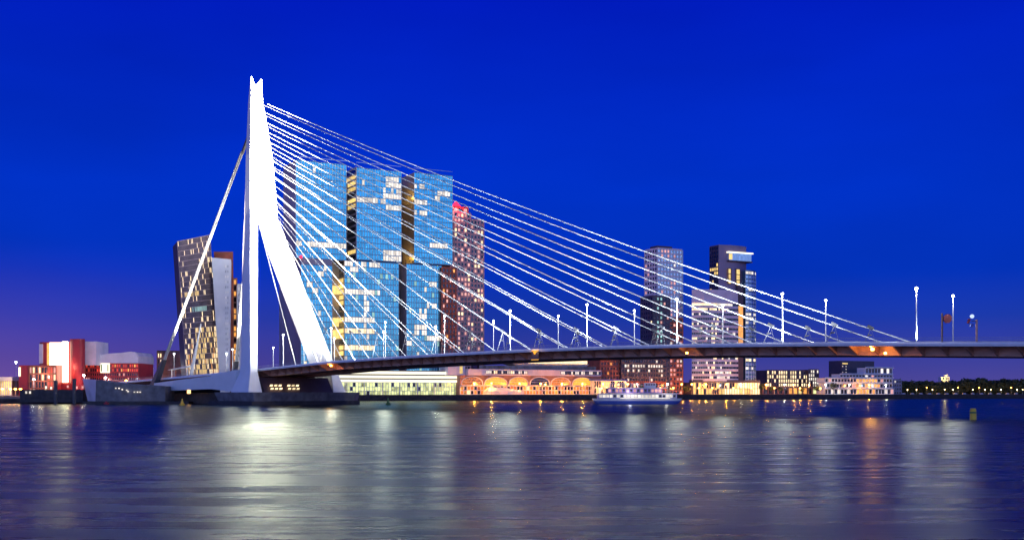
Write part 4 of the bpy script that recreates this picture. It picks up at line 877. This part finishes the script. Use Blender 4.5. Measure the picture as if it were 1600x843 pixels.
for k, (px, Y, h, kd) in enumerate(((25, 600, 17.5, 'w'), (53, 560, 8, 'w'), (131, 560, 10, 'w'), (165, 570, 9, 'w'), (197, 570, 7.5, 'o'), (16, 545, 3.2, 'o'), (24, 545, 3.2, 'o'), (32, 545, 3.2, 'o'), (4, 545, 3.2, 'o'), (254, 670, 15, 'w'), (278, 690, 8, 'o'))):  # last entry is a lamp added to brighten the brown block
    lab = ['tall white lamp against the sky left of the theatre', 'white lamp at the left corner of the red theatre', 'white lamp between the theatre tower and the curved hall', 'small white lamp before the curved roof hall', 'small orange lamp right of the curved hall centre',
           'low yellow lamp on the left quay, second from the photo edge', 'low yellow lamp on the left quay, third from the photo edge', 'low yellow lamp on the left quay, fourth from the photo edge', 'low yellow lamp on the left quay nearest the photo edge', 'tall white lamp before the square brown brick block', 'added low orange lamp brightening the square brown brick block'][k]
    quay_lamp(lab, W2(px, Y, QT-.3), h, kd, 'lamps on the left bank', 900 if Y < 650 else 3500)

for k, px in enumerate((948, 966, 1010, 1032, 1052, 1092, 1113, 1146, 1174, 1210, 1250, 1282)):  # extra row of lamps put in to thicken the amber glow
    quay_lamp('added small orange lamp set back from pier edge, %s rightward from arched hall' % ORD[k], P(U(px, 6.5), 6.5, QT), 4.6, 'o', 'small lamps added on the pier for amber glow', 2600)
# ------------------------------------------------------------------ trees
def crown(mb, c, rx, ry, rz, n, size, rnd):
    lobes = [(rnd.uniform(-.5, .5), rnd.uniform(-.5, .5), rnd.uniform(-.35, .45), rnd.uniform(.35, .6)) for _ in range(7)]
    for _ in range(n):
        lx, ly, lz, lr = rnd.choice(lobes)
        th, ph = rnd.uniform(0, 2*pi), math.acos(rnd.uniform(-1, 1)); r = lr*rnd.uniform(.55, 1)**.5
        p = (c[0]+rx*(lx+r*sin(ph)*cos(th)), c[1]+ry*(ly+r*sin(ph)*sin(th)), c[2]+rz*(lz+r*cos(ph)))
        a = unit((rnd.uniform(-1, 1), rnd.uniform(-1, 1), rnd.uniform(-1, 1))); b = unit(cross(a, (rnd.uniform(-1, 1), .3, rnd.uniform(-1, 1)))); s = size*rnd.uniform(.6, 1.3)
        mb.poly([add(add(p, a, -s), b, -s*.6), add(add(p, a, s), b, -s*.5), add(add(p, a, s*.8), b, s*.7), add(add(p, a, -s*.7), b, s*.5)])
rt = random.Random(3)
def tree(label, base, h, w, group):
    o = thing('tree', label, 'tree', base, group)
    t = MB(); t.tube([base, add(base, (0, 0, h*.55))], [.22, .12], 6)
    for k in range(4):
        a = k*1.6; t.tube([add(base, (0, 0, h*.35)), add(base, (cos(a)*w*.3, sin(a)*w*.3, h*.7))], [.1, .05], 5)
    t.build('trunk', M['bark'], o)
    m = MB(); crown(m, add(base, (0, 0, h*.66)), w/2, w/2, h*.36, 420, .35, rt); m.build('crown', M['leaf'], o)
for px, v, h, w, lab in ((1302, 5, 9.5, 9, 'round dark tree in front of the white terraced building'), (1205, 9, 7, 6, 'small dark tree left of the low office block base'), (1219, 8, 6.5, 5, 'low dark tree before the low office block base'), (1252, 9, 7, 6, 'dark tree between two orange lamps before the low office block'), (1276, 9, 7.5, 6, 'dark tree at the right end of the low office block'), (1072, 9, 7, 7, 'dark tree in the gap right of the pale slender tower'), (1190, 10, 9, 6, 'dark tree at the right foot of the dark port tower'), (1001, 8, 6.5, 6, 'small dark tree before the brick warehouse')):
    tree(lab, P(U(px, v), v, QT), h, w, 'trees on the pier')
wood = MB(); x = 1390
while x < 1760:
    for row in range(3):
        Y = 1450+row*34; hgt = 14+3*rt.random()+(3 if x > 1500 else 0); b = W2(x+rt.uniform(-4, 4), Y, 3+hgt*.5)
        crown(wood, b, 11, 9, hgt*.62, 420, 1.8, rt)
    x += 9
wood.build('far_wood', M['leaf'], kind='stuff')
root = thing('lit_tower_house', 'small yellow floodlit house rising above the dark far wood', 'building', W2(1477, 1560, 3))
MB().box(W2(1470, 1560, 0)[0], W2(1483, 1560, 0)[0], 1558, 1570, 3, Zat(588, 1560)).build('wall', M['pale'], root)
MB().box(W2(1477, 1560, 0)[0], W2(1481, 1560, 0)[0], 1560, 1566, Zat(588, 1560), Zat(584.5, 1560)).build('turret', M['pale'], root)
Facade(root, W2(1470.5, 1557.9, Zat(598, 1560)), W2(1482.5, 1557.9, Zat(598, 1560)), W2(1470.5, 1557.9, Zat(588.5, 1560)), W2(1482.5, 1557.9, Zat(588.5, 1560)), 5, 2, 'gdark', 'pale', mul=.6, band=.8, proud=.2).rnd('yellow', .6).done()
plight('flood_light', root, W2(1476, 1545, 25), (1, .75, .2), 26000, .5)
# a pale band of parked cars and kiosks along the far bank
for k in range(14):
    px = 1412+k*13.5; o = thing('parked_car', 'tiny pale car parked below the far wood, %s from the left' % ORD[k], 'car', W2(px, 1412, 3), 'cars parked along the far bank')
    b = W2(px, 1412, 3)
    MB().loft([[(b[0]-2.1, b[1]-.9, 3.3), (b[0]+2.1, b[1]-.9, 3.3), (b[0]+2.1, b[1]+.9, 3.3), (b[0]-2.1, b[1]+.9, 3.3)], [(b[0]-2.1, b[1]-.9, 3.9), (b[0]+2.1, b[1]-.9, 3.9), (b[0]+2.1, b[1]+.9, 3.9), (b[0]-2.1, b[1]+.9, 3.9)], [(b[0]-1.2, b[1]-.75, 4.5), (b[0]+1.0, b[1]-.75, 4.5), (b[0]+1.0, b[1]+.75, 4.5), (b[0]-1.2, b[1]+.75, 4.5)]]).build('body', M['pale'], o)
    for dx in (-1.3, 1.3): MB().tube([(b[0]+dx, b[1]-.95, 3.32), (b[0]+dx, b[1]+.95, 3.32)], .32, 8).build('wheel', M['dsteel'], o)
